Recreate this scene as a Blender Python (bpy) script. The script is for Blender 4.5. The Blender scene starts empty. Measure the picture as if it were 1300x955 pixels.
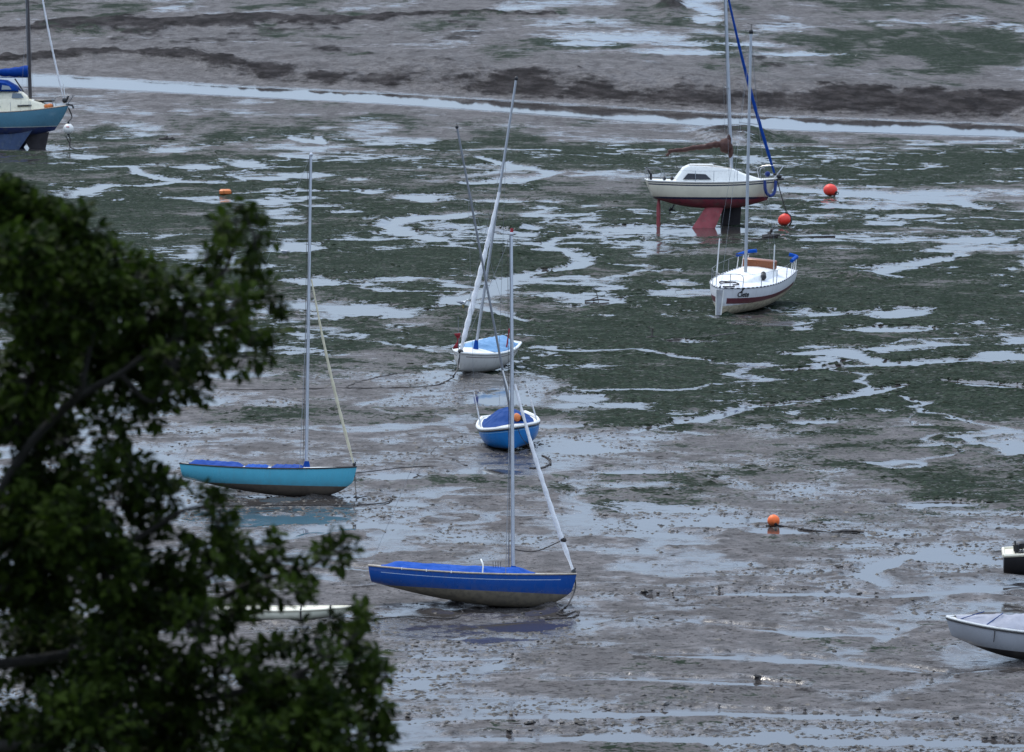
import bpy, math, random
import numpy as np
from mathutils import Vector, Matrix, Euler
random.seed(7); rng = np.random.default_rng(11)
PI = math.pi; R = math.radians
sc = bpy.context.scene
col = sc.collection

# ------------------------------------------------------------------ camera model (used to read positions off the photo)
CAMH, F, CX, CY, HORIZON = 22.7, 7222.0, 650.0, 477.5, -255.0
PITCH = math.atan((CY - HORIZON) / F)
def at(px, py, z=0.0):
    u, v = (px - CX) / F, -(py - CY) / F
    d = Vector((u, math.cos(PITCH) + v * math.sin(PITCH), -math.sin(PITCH) + v * math.cos(PITCH)))
    t = (z - CAMH) / d.z
    return Vector((d.x * t, d.y * t, z))
def ray_at(px, py, dist):
    u, v = (px - CX) / F, -(py - CY) / F
    d = Vector((u, math.cos(PITCH) + v * math.sin(PITCH), -math.sin(PITCH) + v * math.cos(PITCH)))
    k = dist / d.y
    return Vector((d.x * k, dist, CAMH + d.z * k))

# ------------------------------------------------------------------ mesh helpers
class MB:
    def __init__(s): s.v = []; s.f = []; s.m = []; s.attr = {}
    def tube(s, pts, rad, seg=8, mi=0, cap=True):
        pts = [Vector(p) for p in pts]; n = len(pts)
        rads = rad if isinstance(rad, (list, tuple)) else [rad] * n
        ref = None; base = len(s.v)
        for i, p in enumerate(pts):
            d = (pts[min(i + 1, n - 1)] - pts[max(i - 1, 0)])
            d = d.normalized() if d.length > 1e-9 else Vector((0, 0, 1))
            if ref is None:
                ref = Vector((0, 0, 1)) if abs(d.z) < .9 else Vector((1, 0, 0))
            a = d.cross(ref).normalized(); b = a.cross(d).normalized(); ref = b
            for k in range(seg):
                t = 2 * PI * k / seg
                s.v.append(tuple(p + (a * math.cos(t) + b * math.sin(t)) * rads[i]))
        for i in range(n - 1):
            for k in range(seg):
                a0 = base + i * seg + k; a1 = base + i * seg + (k + 1) % seg
                s.f.append((a0, a1, a1 + seg, a0 + seg)); s.m.append(mi)
        if cap:
            s.f.append(tuple(base + k for k in range(seg))[::-1]); s.m.append(mi)
            s.f.append(tuple(base + (n - 1) * seg + k for k in range(seg))); s.m.append(mi)
        return s
    def loft(s, rings, closed=True, cap=True, mi=0):
        base = len(s.v); k = len(rings[0])
        for r in rings: s.v += [tuple(p) for p in r]
        for i in range(len(rings) - 1):
            for j in range(k if closed else k - 1):
                a = base + i * k + j; b = base + i * k + (j + 1) % k
                s.f.append((a, b, b + k, a + k)); s.m.append(mi)
        if cap and closed:
            s.f.append(tuple(base + j for j in range(k))[::-1]); s.m.append(mi)
            s.f.append(tuple(base + (len(rings) - 1) * k + j for j in range(k))); s.m.append(mi)
        return s
    def box(s, c, d, bev=0.0, mi=0, rot=None):
        x, y, z = d[0] / 2, d[1] / 2, d[2] / 2; b = min(bev, x * .9, y * .9, z * .9) if bev else 0
        def ring(zz, ins):
            X, Y = x - ins, y - ins; q = max(b, .001) * .7
            return [(-X + q, -Y, zz), (X - q, -Y, zz), (X, -Y + q, zz), (X, Y - q, zz), (X - q, Y, zz), (-X + q, Y, zz), (-X, Y - q, zz), (-X, -Y + q, zz)]
        rr = [ring(-z, b), ring(-z + b, 0), ring(z - b, 0), ring(z, b)] if b else [ring(-z, 0), ring(z, 0)]
        M = rot.to_matrix() if rot else Matrix.Identity(3)
        rr = [[M @ Vector(p) + Vector(c) for p in r] for r in rr]
        return s.loft(rr, mi=mi)
    def ball(s, c, r, sx=1, sy=1, sz=1, seg=16, rings=10, mi=0, fn=None):
        base = len(s.v); c = Vector(c)
        for i in range(rings + 1):
            th = PI * i / rings
            for k in range(seg):
                ph = 2 * PI * k / seg
                p = Vector((math.sin(th) * math.cos(ph), math.sin(th) * math.sin(ph), -math.cos(th)))
                q = Vector((p.x * sx, p.y * sy, p.z * sz)) * r
                if fn: q = fn(q, p)
                s.v.append(tuple(c + q))
        for i in range(rings):
            for k in range(seg):
                a = base + i * seg + k; b = base + i * seg + (k + 1) % seg
                s.f.append((a, b, b + seg, a + seg)); s.m.append(mi)
        return s
    def plate(s, poly, d0, d1, mi=0):       # poly of 3D points, extruded from d0 to d1 (vectors)
        s.loft([[Vector(p) + Vector(d0) for p in poly], [Vector(p) + Vector(d1) for p in poly]], mi=mi)
        return s
    def build(s, name, mats, parent=None, loc=None, smooth=True, angle=40):
        me = bpy.data.meshes.new(name)
        v = s.v
        if loc is not None: v = [(p[0] - loc[0], p[1] - loc[1], p[2] - loc[2]) for p in v]
        me.from_pydata(v, [], s.f); me.validate(verbose=False)
        for m in (mats if isinstance(mats, (list, tuple)) else [mats]): me.materials.append(m)
        if len(me.polygons) == len(s.m): me.polygons.foreach_set('material_index', s.m)
        for k, vals in s.attr.items():
            a = me.attributes.new(k, 'FLOAT', 'POINT'); a.data.foreach_set('value', vals)
        if smooth:
            me.polygons.foreach_set('use_smooth', [True] * len(me.polygons))
            try: me.set_sharp_from_angle(angle=R(angle))
            except Exception: pass
        me.update()
        o = bpy.data.objects.new(name, me); col.objects.link(o)
        if loc is not None: o.location = loc
        if parent: o.parent = parent
        return o
def tag(o, label, cat, group=None, kind=None):
    o['label'] = label; o['category'] = cat
    if group: o['group'] = group
    if kind: o['kind'] = kind
    return o
def thing(name, label, cat, loc=(0, 0, 0), rot=(0, 0, 0), group=None):
    o = bpy.data.objects.new(name, None); o.empty_display_size = .3; col.objects.link(o)
    o.location = loc; o.rotation_euler = rot
    return tag(o, label, cat, group)
def structure(o): o['kind'] = 'structure'; return o

# ------------------------------------------------------------------ materials
class N:
    def __init__(s, name):
        s.mat = bpy.data.materials.new(name); s.mat.use_nodes = True
        s.t = s.mat.node_tree; s.t.nodes.clear()
        s.out = s.t.nodes.new('ShaderNodeOutputMaterial')
    def n(s, kind, **kw):
        nd = s.t.nodes.new(kind)
        for k, v in kw.items(): setattr(nd, k, v)
        return nd
    def inp(s, sock, val):
        if hasattr(val, 'is_output') or isinstance(val, bpy.types.NodeSocket): s.t.links.new(val, sock)
        else:
            if isinstance(val, (tuple, list)) and len(val) == 3 and sock.type == 'RGBA': val = (*val, 1)
            sock.default_value = val
    def math(s, op, a, b=0.0, clamp=False):
        nd = s.n('ShaderNodeMath', operation=op, use_clamp=clamp); s.inp(nd.inputs[0], a); s.inp(nd.inputs[1], b); return nd.outputs[0]
    def step(s, x, lo, hi):
        nd = s.n('ShaderNodeMapRange', interpolation_type='SMOOTHSTEP'); s.inp(nd.inputs[0], x); s.inp(nd.inputs[1], lo); s.inp(nd.inputs[2], hi)
        return nd.outputs[0]
    def rng(s, x, lo, hi, a, b):
        nd = s.n('ShaderNodeMapRange'); s.inp(nd.inputs[0], x); s.inp(nd.inputs[1], lo); s.inp(nd.inputs[2], hi); s.inp(nd.inputs[3], a); s.inp(nd.inputs[4], b)
        return nd.outputs[0]
    def mix(s, f, a, b):
        nd = s.n('ShaderNodeMix', data_type='RGBA'); s.inp(nd.inputs[0], f); s.inp(nd.inputs[6], a); s.inp(nd.inputs[7], b); return nd.outputs[2]
    def mixf(s, f, a, b):
        nd = s.n('ShaderNodeMix', data_type='FLOAT'); s.inp(nd.inputs[0], f); s.inp(nd.inputs[2], a); s.inp(nd.inputs[3], b); return nd.outputs[0]
    def noise(s, vec, scale, detail=4, rough=.55, dist=0):
        nd = s.n('ShaderNodeTexNoise'); nd.inputs['Scale'].default_value = scale; nd.inputs['Detail'].default_value = detail
        nd.inputs['Roughness'].default_value = rough; nd.inputs['Distortion'].default_value = dist
        s.t.links.new(vec, nd.inputs['Vector']); return nd.outputs[0]
    def attr(s, name):
        return s.n('ShaderNodeAttribute', attribute_name=name).outputs['Fac']
    def obj(s): return s.n('ShaderNodeTexCoord').outputs['Object']
    def pos(s): return s.n('ShaderNodeNewGeometry').outputs['Position']
    def pbsdf(s, **kw):
        b = s.n('ShaderNodeBsdfPrincipled')
        for k, v in kw.items(): s.inp(b.inputs[k.replace('_', ' ')], v)
        s.t.links.new(b.outputs[0], s.out.inputs[0]); return b
    def bump(s, h, strength=.3, dist=.02):
        nd = s.n('ShaderNodeBump'); nd.inputs['Strength'].default_value = strength; nd.inputs['Distance'].default_value = dist
        s.t.links.new(h, nd.inputs['Height']); return nd.outputs[0]
def mat(name, c, rough=.5, metal=0., var=.25, scale=3., bump=0., bscale=20., spec=.5, dirt=None):
    m = N(name); o = m.obj()
    n1 = m.noise(o, scale, 5, .6)
    f = m.step(n1, .35, .7)
    cc = m.mix(m.math('MULTIPLY', f, var), (*c, 1), tuple(x * .45 for x in c) + (1,))
    if dirt:
        n2 = m.noise(o, scale * 2.7, 6, .65)
        cc = m.mix(m.math('MULTIPLY', m.step(n2, .52, .68), dirt[1]), cc, (*dirt[0], 1))
    kw = dict(Base_Color=cc, Roughness=m.rng(n1, .3, .7, rough * .85, min(1, rough * 1.2)), Metallic=metal)
    b = m.pbsdf(**kw); b.inputs['Specular IOR Level'].default_value = spec
    if bump:
        m.t.links.new(m.bump(m.noise(o, bscale, 4, .6), bump, .03), b.inputs['Normal'])
    return m.mat
def hull_mat(name, top, bottom, wl, stripes=(), boot=None, rough=.22, stain=.35, bottom_rough=.65):
    """top paint above the waterline height wl (boat axes), bottom paint below; stripes follow the sheer: (drop0, drop1, t0, t1, colour)"""
    m = N(name); o = m.obj(); hz = m.attr('hz'); dr = m.attr('drop'); al = m.attr('along')
    n1 = m.noise(o, 1.6, 5, .6); n2 = m.noise(o, 6, 6, .65)
    nd = m.n('ShaderNodeMapping'); nd.inputs['Scale'].default_value = (5, 5, .5); m.t.links.new(o, nd.inputs[0])
    streak = m.noise(nd.outputs[0], 1.6, 5, .6)
    c = m.mix(m.math('MULTIPLY', m.step(n1, .4, .7), .22), (*top, 1), tuple(x * .6 for x in top) + (1,))
    for (a, b, t0, t1, sc_) in stripes:
        f = m.math('MULTIPLY', m.math('GREATER_THAN', dr, a), m.math('LESS_THAN', dr, b))
        f = m.math('MULTIPLY', f, m.math('MULTIPLY', m.math('GREATER_THAN', al, t0), m.math('LESS_THAN', al, t1)))
        c = m.mix(f, c, (*sc_, 1))
    # scum line and run-off streaks on the topsides
    dirt = m.math('MULTIPLY', m.step(streak, .5, .75), stain * .5)
    low = m.math('MULTIPLY', m.rng(hz, wl, wl + .22, 1, 0), m.math('MULTIPLY', m.step(n2, .3, .65), stain))
    c = m.mix(m.math('MAXIMUM', dirt, low, True), c, (.17, .14, .10, 1))
    bc = m.mix(m.step(n2, .4, .66), (*bottom, 1), tuple(x * .55 + .015 for x in bottom) + (1,))
    bc = m.mix(m.math('MULTIPLY', m.step(n1, .45, .7), .4), bc, (.13, .11, .085, 1))
    below = m.math('LESS_THAN', m.math('ADD', hz, m.math('MULTIPLY', m.math('SUBTRACT', n2, .5), .012)), wl)
    if boot:
        bt = m.math('MULTIPLY', m.math('LESS_THAN', hz, wl + boot[0]), m.math('GREATER_THAN', hz, wl)); c = m.mix(bt, c, (*boot[1], 1))
    cc = m.mix(below, c, bc)
    m.pbsdf(Base_Color=cc, Roughness=m.mixf(below, m.rng(n1, .3, .7, rough, rough * 1.6), bottom_rough))
    return m.mat

def buoy_mat(name, c):
    m = N(name); o = m.obj(); s_ = m.n('ShaderNodeSeparateXYZ'); m.t.links.new(o, s_.inputs[0])
    n1 = m.noise(o, 5, 6, .65); n2 = m.noise(o, 14, 5, .7)
    lvl = m.math('ADD', s_.outputs[2], m.math('MULTIPLY', m.math('SUBTRACT', n1, .5), .45))
    cc = m.mix(m.math('MULTIPLY', m.step(n1, .45, .7), .35), (*c, 1), tuple(min(1, x * .6 + .12) for x in c) + (1,))
    cc = m.mix(m.math('MULTIPLY', m.step(n2, .6, .7), .5), cc, (.08, .06, .04, 1))
    cc = m.mix(m.math('MULTIPLY', m.step(lvl, BUOY_LINE[0] + .12, BUOY_LINE[0] - .1), .8), cc, (.06, .045, .03, 1))
    m.pbsdf(Base_Color=cc, Roughness=m.rng(n1, .3, .7, .4, .7)); return m.mat
BUOY_LINE = [.10]
M = dict(
    white=mat('white_gelcoat', (.78, .77, .73), .3, var=.12, dirt=((.35, .31, .25), .25)),
    cream=mat('cream_gelcoat', (.72, .67, .52), .35, var=.15, dirt=((.32, .27, .2), .3)),
    deckgrey=mat('pale_deck_paint', (.66, .68, .72), .55, var=.3, scale=2),
    alloy=mat('mast_alloy', (.50, .52, .56), .38, .55, .25, 2),
    darkalloy=mat('weathered_mast_alloy', (.20, .21, .23), .45, .4, .35, 2),
    brownmast=mat('dark_varnished_mast', (.055, .045, .045), .4, 0, .3, 2),
    steel=mat('stainless_tube', (.45, .46, .48), .3, .8, .2),
    wire=mat('wire_rigging', (.22, .23, .25), .4, .6, .1),
    whitewire=mat('white_shroud_sleeve', (.68, .68, .68), .5, 0, .1),
    sail=mat('white_sailcloth', (.74, .74, .76), .8, 0, .3, 6, .5, 14),
    oldsail=mat('yellowed_sailcloth', (.58, .53, .38), .8, 0, .35, 6, .5, 14),
    bluecloth=mat('blue_canvas', (.001, .062, .33), .8, 0, .35, 4, .6, 8, spec=.15),
    deepcloth=mat('deep_blue_canvas', (.002, .042, .24), .8, 0, .4, 4, .6, 8, spec=.15),
    navycloth=mat('faded_navy_canvas', (.008, .05, .20), .8, 0, .4, 3, .6, 8, spec=.15),
    paleblue=mat('light_blue_canvas', (.13, .28, .48), .75, 0, .35, 3, .6, 8),
    greycloth=mat('grey_canvas', (.28, .29, .34), .8, 0, .35, 3, .6, 7),
    browncloth=mat('tan_brown_canvas', (.075, .032, .026), .85, 0, .5, 5, .8, 9),
    wood=mat('worn_teak_rail', (.50, .42, .33), .55, 0, .5, 8),
    redwood=mat('varnished_mahogany', (.21, .06, .018), .3, 0, .35, 6),
    black=mat('black_fitting', (.012, .012, .014), .45, 0, .2),
    glass=mat('smoked_cabin_window', (.012, .012, .018), .08, 0, .1),
    rope=mat('muddy_rope', (.035, .03, .028), .85, 0, .4, 10),
    bluerope=mat('blue_rope', (.01, .03, .16), .8, 0, .4, 10),
    redfoul=mat('red_antifouling', (.32, .06, .07), .65, 0, .45, 2.5, .3, 12, dirt=((.13, .09, .08), .5)),
    darkfoul=mat('black_antifouling', (.02, .016, .02), .65, 0, .4, 3, .3, 12),
    bluefoul=mat('blue_antifouling', (.010, .035, .10), .6, 0, .5, 2, .3, 12, dirt=((.06, .08, .1), .5)),
    redbuoy=buoy_mat('red_buoy_plastic', (.74, .035, .018)),
    orangebuoy=buoy_mat('orange_buoy_plastic', (.82, .14, .014)),
    boxorange=mat('faded_orange_float', (.62, .17, .035), .5, 0, .25, 5, dirt=((.2, .1, .05), .4)),
    whitebuoy=mat('white_buoy_plastic', (.74, .72, .68), .45, 0, .15, 4, dirt=((.3, .25, .18), .35)),
    redcloth=mat('red_flag_cloth', (.30, .02, .03), .8, 0, .3),
    feather=mat('white_feathers', (.75, .75, .75), .8, 0, .1),
    greyfeather=mat('grey_wing_feathers', (.25, .26, .29), .8, 0, .2),
    beak=mat('yellow_beak', (.55, .33, .04), .5, 0, .1),
    drift=mat('wet_driftwood', (.055, .045, .04), .6, 0, .5, 6, .6, 12),
    bark=mat('dark_bark', (.012, .010, .008), .9, 0, .5, 8, .8, 14),
    maroonletter=mat('black_lettering', (.015, .015, .018), .5, 0, .05),
    rubber=mat('dark_gunwale_rubber', (.03, .028, .028), .6, 0, .3),
)

# ------------------------------------------------------------------ boat building
def sm(a, b, x):
    t = max(0., min(1., (x - a) / (b - a))); return t * t * (3 - 2 * t)
class Hull:
    def __init__(s, L, B, sb, smid, ss, kb, ks, rb=.1, rs=.1, tr=.6, tm=.45, bp=1.7, a=.75, c=.9, t0=.55, kpb=3., kps=1.7, bmin=.015):
        s.__dict__.update(locals())
    def b(s, t):
        if t < s.tm: return s.B / 2 * (s.tr + (1 - s.tr) * math.sin(PI / 2 * t / s.tm))
        return max(s.bmin, s.B / 2 * (1 - ((t - s.tm) / (1 - s.tm)) ** (s.bp * 1.25)) ** .85) if t < 1 else s.bmin
    def zs(s, t):
        return s.smid + ((s.sb - s.smid) * ((t - .42) / .58) ** 2 if t > .42 else (s.ss - s.smid) * ((.42 - t) / .42) ** 2)
    def zk(s, t):
        return s.kb * ((t - s.t0) / (1 - s.t0)) ** s.kpb if t > s.t0 else s.ks * ((s.t0 - t) / s.t0) ** s.kps
    def pt(s, t, u, side=1, off=0.):
        ph = u * PI / 2; w = sm(.55, 1, t)
        a = s.a + .5 * w; c = s.c + .1 * w
        b, z0, z1 = s.b(t), s.zk(t), s.zs(t)
        v = (1 - math.cos(ph)) ** c
        x = -s.L / 2 + s.L * t - s.rb * (1 - v) ** 1.3 * sm(.6, 1, t) + s.rs * (1 - v) ** 1.2 * sm(.35, 0, t)
        return Vector((x, side * (b * math.sin(ph) ** a + off), z0 + (z1 - z0) * v))
    def sheer(s, t, side=1, out=0., up=0.):
        p = s.pt(t, 1, side); return Vector((p.x, p.y + side * out, p.z + up))
    def side_u(s, t, drop):                # u at a given drop below the sheer
        z0, z1 = s.zk(t), s.zs(t); w = sm(.55, 1, t); c = s.c + .1 * w
        v = max(0, min(1, 1 - drop / (z1 - z0))); return math.acos(1 - v ** (1 / c)) * 2 / PI
    def build(s, parent, material, n=44, m=16):
        mb = MB(); dr = []; al = []; hz = []
        ts = [1 - (1 - i / n) ** 1.25 for i in range(n + 1)]
        for t in ts:
            for j in range(-m, m + 1):
                p = s.pt(t, abs(j) / m, 1 if j >= 0 else -1); mb.v.append(tuple(p)); dr.append(s.zs(t) - p.z); al.append(t); hz.append(p.z)
        k = 2 * m + 1
        for i in range(n):
            for j in range(k - 1):
                a = i * k + j; mb.f.append((a, a + k, a + k + 1, a + 1)); mb.m.append(0)
        base = len(mb.v)                    # transom
        for j in range(-m, m + 1):
            p = s.pt(0, abs(j) / m, 1 if j >= 0 else -1); mb.v.append(tuple(p)); dr.append(s.zs(0) - p.z); al.append(0.); hz.append(p.z)
        for j in range(m):
            a, b_, c_, d = base + j, base + j + 1, base + k - 2 - j, base + k - 1 - j
            mb.f.append((a, b_, c_, d) if b_ != c_ else (a, b_, d)); mb.m.append(0)
        e = n * k
        for j in range(m):
            a, b_, c_, d = e + j, e + j + 1, e + k - 2 - j, e + k - 1 - j
            mb.f.append((d, c_, b_, a) if b_ != c_ else (d, b_, a)); mb.m.append(0)
        mb.attr = dict(drop=dr, along=al, hz=hz)
        return mb.build('hull', material, parent, angle=50)
    def deck(s, parent, material, camber=.06, t0=0., t1=.995, drop=.015, n=30, m=8):
        mb = MB(); rings = []
        for i in range(n + 1):
            t = t0 + (t1 - t0) * i / n
            e = s.sheer(t); b = abs(e.y) - .004
            rings.append([(e.x, b * (j / m), e.z - drop + camber * (1 - (j / m) ** 2) * min(1, b / (s.B * .35))) for j in range(-m, m + 1)])
        mb.loft(rings, closed=False, cap=False); return mb.build('deck', material, parent)
    def rail(s, parent, material, r=.03, up=0., out=.01, name='gunwale', t0=0., t1=1., stern=True, n=40):
        mb = MB()
        for side in (1, -1):
            mb.tube([s.sheer(t0 + (t1 - t0) * i / n, side, out, up) for i in range(n + 1)], r, 6)
        if stern: mb.tube([s.sheer(0, 1, out, up), s.sheer(0, -1, out, up)], r, 6)
        return mb.build(name, material, parent)
    def cover(s, parent, material, t0, t1, ridge=.16, over=.03, up=.03, skirt=.06, wr=.03, n=36, m=12, seed=0, name='cockpit_cover', ends=.12, width=1.0):
        rr = random.Random(seed); ph = [rr.uniform(0, 6) for _ in range(6)]; rings = []
        for i in range(n + 1):
            q = i / n; t = t0 + (t1 - t0) * q; e = s.sheer(t); b = (abs(e.y) + over) * width
            f = min(1, sm(0, ends, q), sm(0, ends, 1 - q)); ring = []
            f = .15 + .85 * f
            for j in range(-m, m + 1):
                y = j / m
                z = e.z + up + ridge * f * (1 - abs(y) ** 1.5) + wr * f * (math.sin(q * 23 + ph[0] + y * 3) * math.sin(y * 6 + ph[1]) + .6 * math.sin(q * 47 + ph[2] - 5 * y) * (1 - y * y) + .5 * math.sin(q * 71 + ph[3] + 9 * y))
                ring.append((e.x, y * b, z))
            ring = [(e.x, -b - .012, e.z + up - skirt)] + ring + [(e.x, b + .012, e.z + up - skirt)]
            rings.append(ring)
        mb = MB(); mb.loft(rings, closed=False, cap=False)
        return mb.build(name, material, parent, angle=60)
def lerp(a, b, t): return Vector(a) * (1 - t) + Vector(b) * t
def mast_part(root, base, top, r0, r1, material, lean=None, bend=0., cap_mat=None):
    mb = MB(); n = 14; pts = []
    for i in range(n + 1):
        p = lerp(base, top, i / n); p.x -= bend * 4 * (i / n) * (1 - i / n) * -1; pts.append(p)
    mb.tube(pts, [r0 + (r1 - r0) * (i / n) ** 1.5 for i in range(n + 1)], 10)
    o = mb.build('mast', material, root)
    tr_ = MB(); tr_.tube([p + Vector((-r0 * .95, 0, 0)) for p in pts], r0 * .28, 5); tr_.build('sail_track', M['darkalloy'], o)
    fit = MB(); fit.ball(pts[-1], r1 * 1.7, 1, 1, 1.2, 8, 6); fit.tube([pts[-1], pts[-1] + Vector((-.05, 0, .12))], .014, 5)
    fit.build('masthead_fitting', cap_mat or M['black'], o)
    return o
def furled(root, a, b, r, material, name='furled_jib', taper=(.45, .55), lumps=.14, seed=1):
    rr = random.Random(seed); n = 40; pts = []; rad = []
    a, b = Vector(a), Vector(b); sag = .012 * (b - a).length
    for i in range(n + 1):
        q = i / n; p = lerp(a, b, q); p.x -= sag * math.sin(PI * q); p.z -= sag * .4 * math.sin(PI * q)
        pts.append(p)
        w = taper[0] + (1 - taper[0]) * sm(0, .14, q); w *= 1 - (1 - taper[1]) * sm(.35, 1, q)
        rad.append(r * w * (1 + lumps * math.sin(i * 1.9 + rr.uniform(-.4, .4))))
    mb = MB(); mb.tube(pts, rad, 9); o = mb.build(name, material, root, angle=70)
    b2 = MB(); b2.ball(pts[0], r * 1.1, 1, 1, .8, 10, 6); b2.build('furling_drum', M['black'], o)
    return o
def wire(root, a, b, r=.007, name='shroud', material=None, sleeve=0):
    mb = MB(); mb.tube([a, b], r, 5); o = mb.build(name, material or M['wire'], root)
    if sleeve:
        s = MB(); d = (Vector(b) - Vector(a)).normalized(); s.tube([Vector(a) + d * .06, Vector(a) + d * sleeve], .028, 7); s.build('sleeve', M['whitewire'], o)
    return o
def rope_in(root, pts, r=.014, material=None, name='line'):
    mb = MB(); mb.tube(smooth_path(pts), r, 5); return mb.build(name, material or M['rope'], root)
def smooth_path(pts, k=7):
    pts = [Vector(p) for p in pts]
    if len(pts) < 3: return pts
    out = []
    P = [pts[0] * 2 - pts[1]] + pts + [pts[-1] * 2 - pts[-2]]
    for i in range(1, len(P) - 2):
        for j in range(k):
            t = j / k
            out.append(.5 * ((2 * P[i]) + (P[i + 1] - P[i - 1]) * t + (2 * P[i - 1] - 5 * P[i] + 4 * P[i + 1] - P[i + 2]) * t * t + (3 * P[i] - P[i - 1] - 3 * P[i + 1] + P[i + 2]) * t ** 3))
    out.append(pts[-1]); return out
def coach(root, rings, material, name='coachroof'):
    """rings: (x, half width at base, half width at top, base z, top z)"""
    out = []
    for (x, wb, wt, z0, z1) in rings:
        h = z1 - z0; out.append([(x, -wb, z0), (x, -wt - (wb - wt) * .25, z0 + h * .72), (x, -wt * .93, z0 + h * .93), (x, -wt * .55, z1), (x, 0, z1 + .02), (x, wt * .55, z1), (x, wt * .93, z0 + h * .93), (x, wt + (wb - wt) * .25, z0 + h * .72), (x, wb, z0)])
    mb = MB(); mb.loft(out, closed=True, cap=True); return mb.build(name, material, root, angle=35)
def settle(root, sink=.05):
    bpy.context.view_layer.update()
    lo = 1e9
    for ch in root.children:
        if ch.type == 'MESH' and ch.name.split('.')[0] in ('hull', 'keel', 'fin_keel', 'bilge_keel', 'skeg'):
            mw = ch.matrix_world; lo = min(lo, min((mw @ v.co).z for v in ch.data.vertices))
    root.location.z -= lo + sink
    bpy.context.view_layer.update()
def W(root, p): return root.matrix_world @ Vector(p)

# ============================================================ 1 · royal blue keel dinghy in the foreground
def day_sailer(name, label, px, py, psi, heel, pitch, hullmat, mastlen, mast_t, mast_rake, jibmat, jibtop, covers, railmat, L=5.78, sink=.06):
    root = thing(name, label, 'sailing boat', at(px, py), (R(heel), R(pitch), R(psi)))
    H = Hull(L, 1.75, 1.04, .92, .98, .52, .50, rb=.12, rs=.10, tr=.5, tm=.46, bp=1.75, a=.60, c=.9, t0=.62, kpb=4.2, kps=1.5)
    H.build(root, hullmat)
    H.deck(root, M['white'], camber=.04)
    H.rail(root, railmat, .026, .0, .012)
    for i, (t0, t1, rd, mt) in enumerate(covers):
        H.cover(root, mt, t0, t1, rd, seed=i + int(px), over=.02, up=.02, skirt=.035, width=.93, wr=.011)
    x = -L / 2 + L * mast_t; zb = H.zs(mast_t) + .06
    base = Vector((x, 0, zb)); top = Vector((x + mast_rake, 0, zb + mastlen))
    mast = mast_part(root, base, top, .050, .036, M['alloy'], cap_mat=M['alloy'])
    col_ = MB(); col_.tube([base - Vector((0, 0, .05)), base + Vector((0, 0, .16))], [.13, .075], 10); col_.build('mast_collar', covers[-1][3], root)
    bow = H.sheer(.985); bow = Vector((bow.x, 0, bow.z + .05))
    jt = lerp(base, top, jibtop) + Vector((.07, 0, 0))
    furled(root, bow, jt, .068 if jibmat is M['sail'] else .05, jibmat, seed=int(px))
    for sd in (1, -1):
        e = H.sheer(mast_t - .03, sd, -.03, .02)
        wire(root, e, lerp(base, top, .72), .009)
    wire(root, (-L / 2 + .05, 0, H.zs(0) + .03), top, .005, 'backstay')
    wire(root, base + Vector((-.12, .05, .1)), top + Vector((-.1, .03, -.2)), .007, 'halyard', M['rope'])
    st = MB(); st.tube([bow + Vector((.02, 0, 0)), bow + Vector((.05, 0, .12))], .02, 6); st.ball(bow + Vector((0, 0, .03)), .06); st.build('stemhead_fitting', M['black'], root)
    return root, H, base, top, bow
blue_mat = hull_mat('royal_blue_hull', (.001, .062, .29), (.20, .165, .118), .44, stripes=[(.15, .168, .06, .93, (.35, .45, .62))], rough=.2, stain=.25)
boat_blue, Hb, bb, bt, bbow = day_sailer('sailing_dinghy', 'royal blue dinghy with brown bottom and bright blue cockpit cover, nearest boat in the middle', 598, 768, -3, -7, 2.6,
    blue_mat, 9.55, .695, -.54, M['sail'], .555, [(.06, .80, .17, M['bluecloth'])], M['wood'], L=5.88)
settle(boat_blue, .07)
# boat details: white strap over the cover, little row of sticks, tiller rope between mast and jib, mid mast band
mb = MB(); s0 = Hb.sheer(.555, -1, .02, .0); mb.tube(smooth_path([s0, s0 + Vector((.0, .05, .22)), s0 + Vector((-.06, .2, .36)), s0 + Vector((-.1, .7, .38))]), .022, 6); mb.build('white_strap', M['white'], boat_blue)
for i in range(4):
    mb = MB(); mb.tube([Vector((-2.94 + 5.88 * (.60 + i * .012), -.2, 1.05)), Vector((-2.94 + 5.88 * (.60 + i * .012) - .02, -.2, 1.27))], .008, 4); mb.build('cover_tie', M['drift'], boat_blue)
jt_ = lerp(bb, bt, .555); jl = lerp(bbow, jt_, .17)
rope_in(boat_blue, [lerp(bb, bt, .065), lerp(lerp(bb, bt, .05), jl, .45) + Vector((0, 0, -.09)), jl + Vector((-.1, 0, -.05)), jl], .016)
mb = MB(); mb.ball(jl, .1, 1, 1, .8, 8, 6); mb.build('sheet_knot', M['rope'], boat_blue)
for t in (.165, .285, .405):
    e = Hb.sheer(t, -1, .022, .0); mb = MB(); mb.box(e, (.03, .03, .07), .006); mb.build('rail_fitting', M['white'], boat_blue)
# topping lift: the thin white stays up the mast top with a red cap
mb = MB(); mb.tube([bt + Vector((0, 0, .02)), bt + Vector((0, 0, .16))], .045, 8); mb.build('mast_cap', M['redcloth'], boat_blue)

# ============================================================ 2 · turquoise keel dinghy
turq_mat = hull_mat('turquoise_hull', (.085, .41, .55), (.13, .10, .075), .38, rough=.22, stain=.25)
boat_turq, Ht, tb, tt, tbow = day_sailer('sailing_dinghy', 'turquoise dinghy with dark brown bottom and yellowed furled jib beside the tree', 340, 628, -2, -5, 1.6,
    turq_mat, 10.2, .715, -.16, M['oldsail'], .60, [(.05, .36, .13, M['deepcloth']), (.37, .50, .07, M['bluecloth']), (.52, .70, .09, M['deepcloth'])], M['rubber'])
settle(boat_turq, .07)

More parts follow.
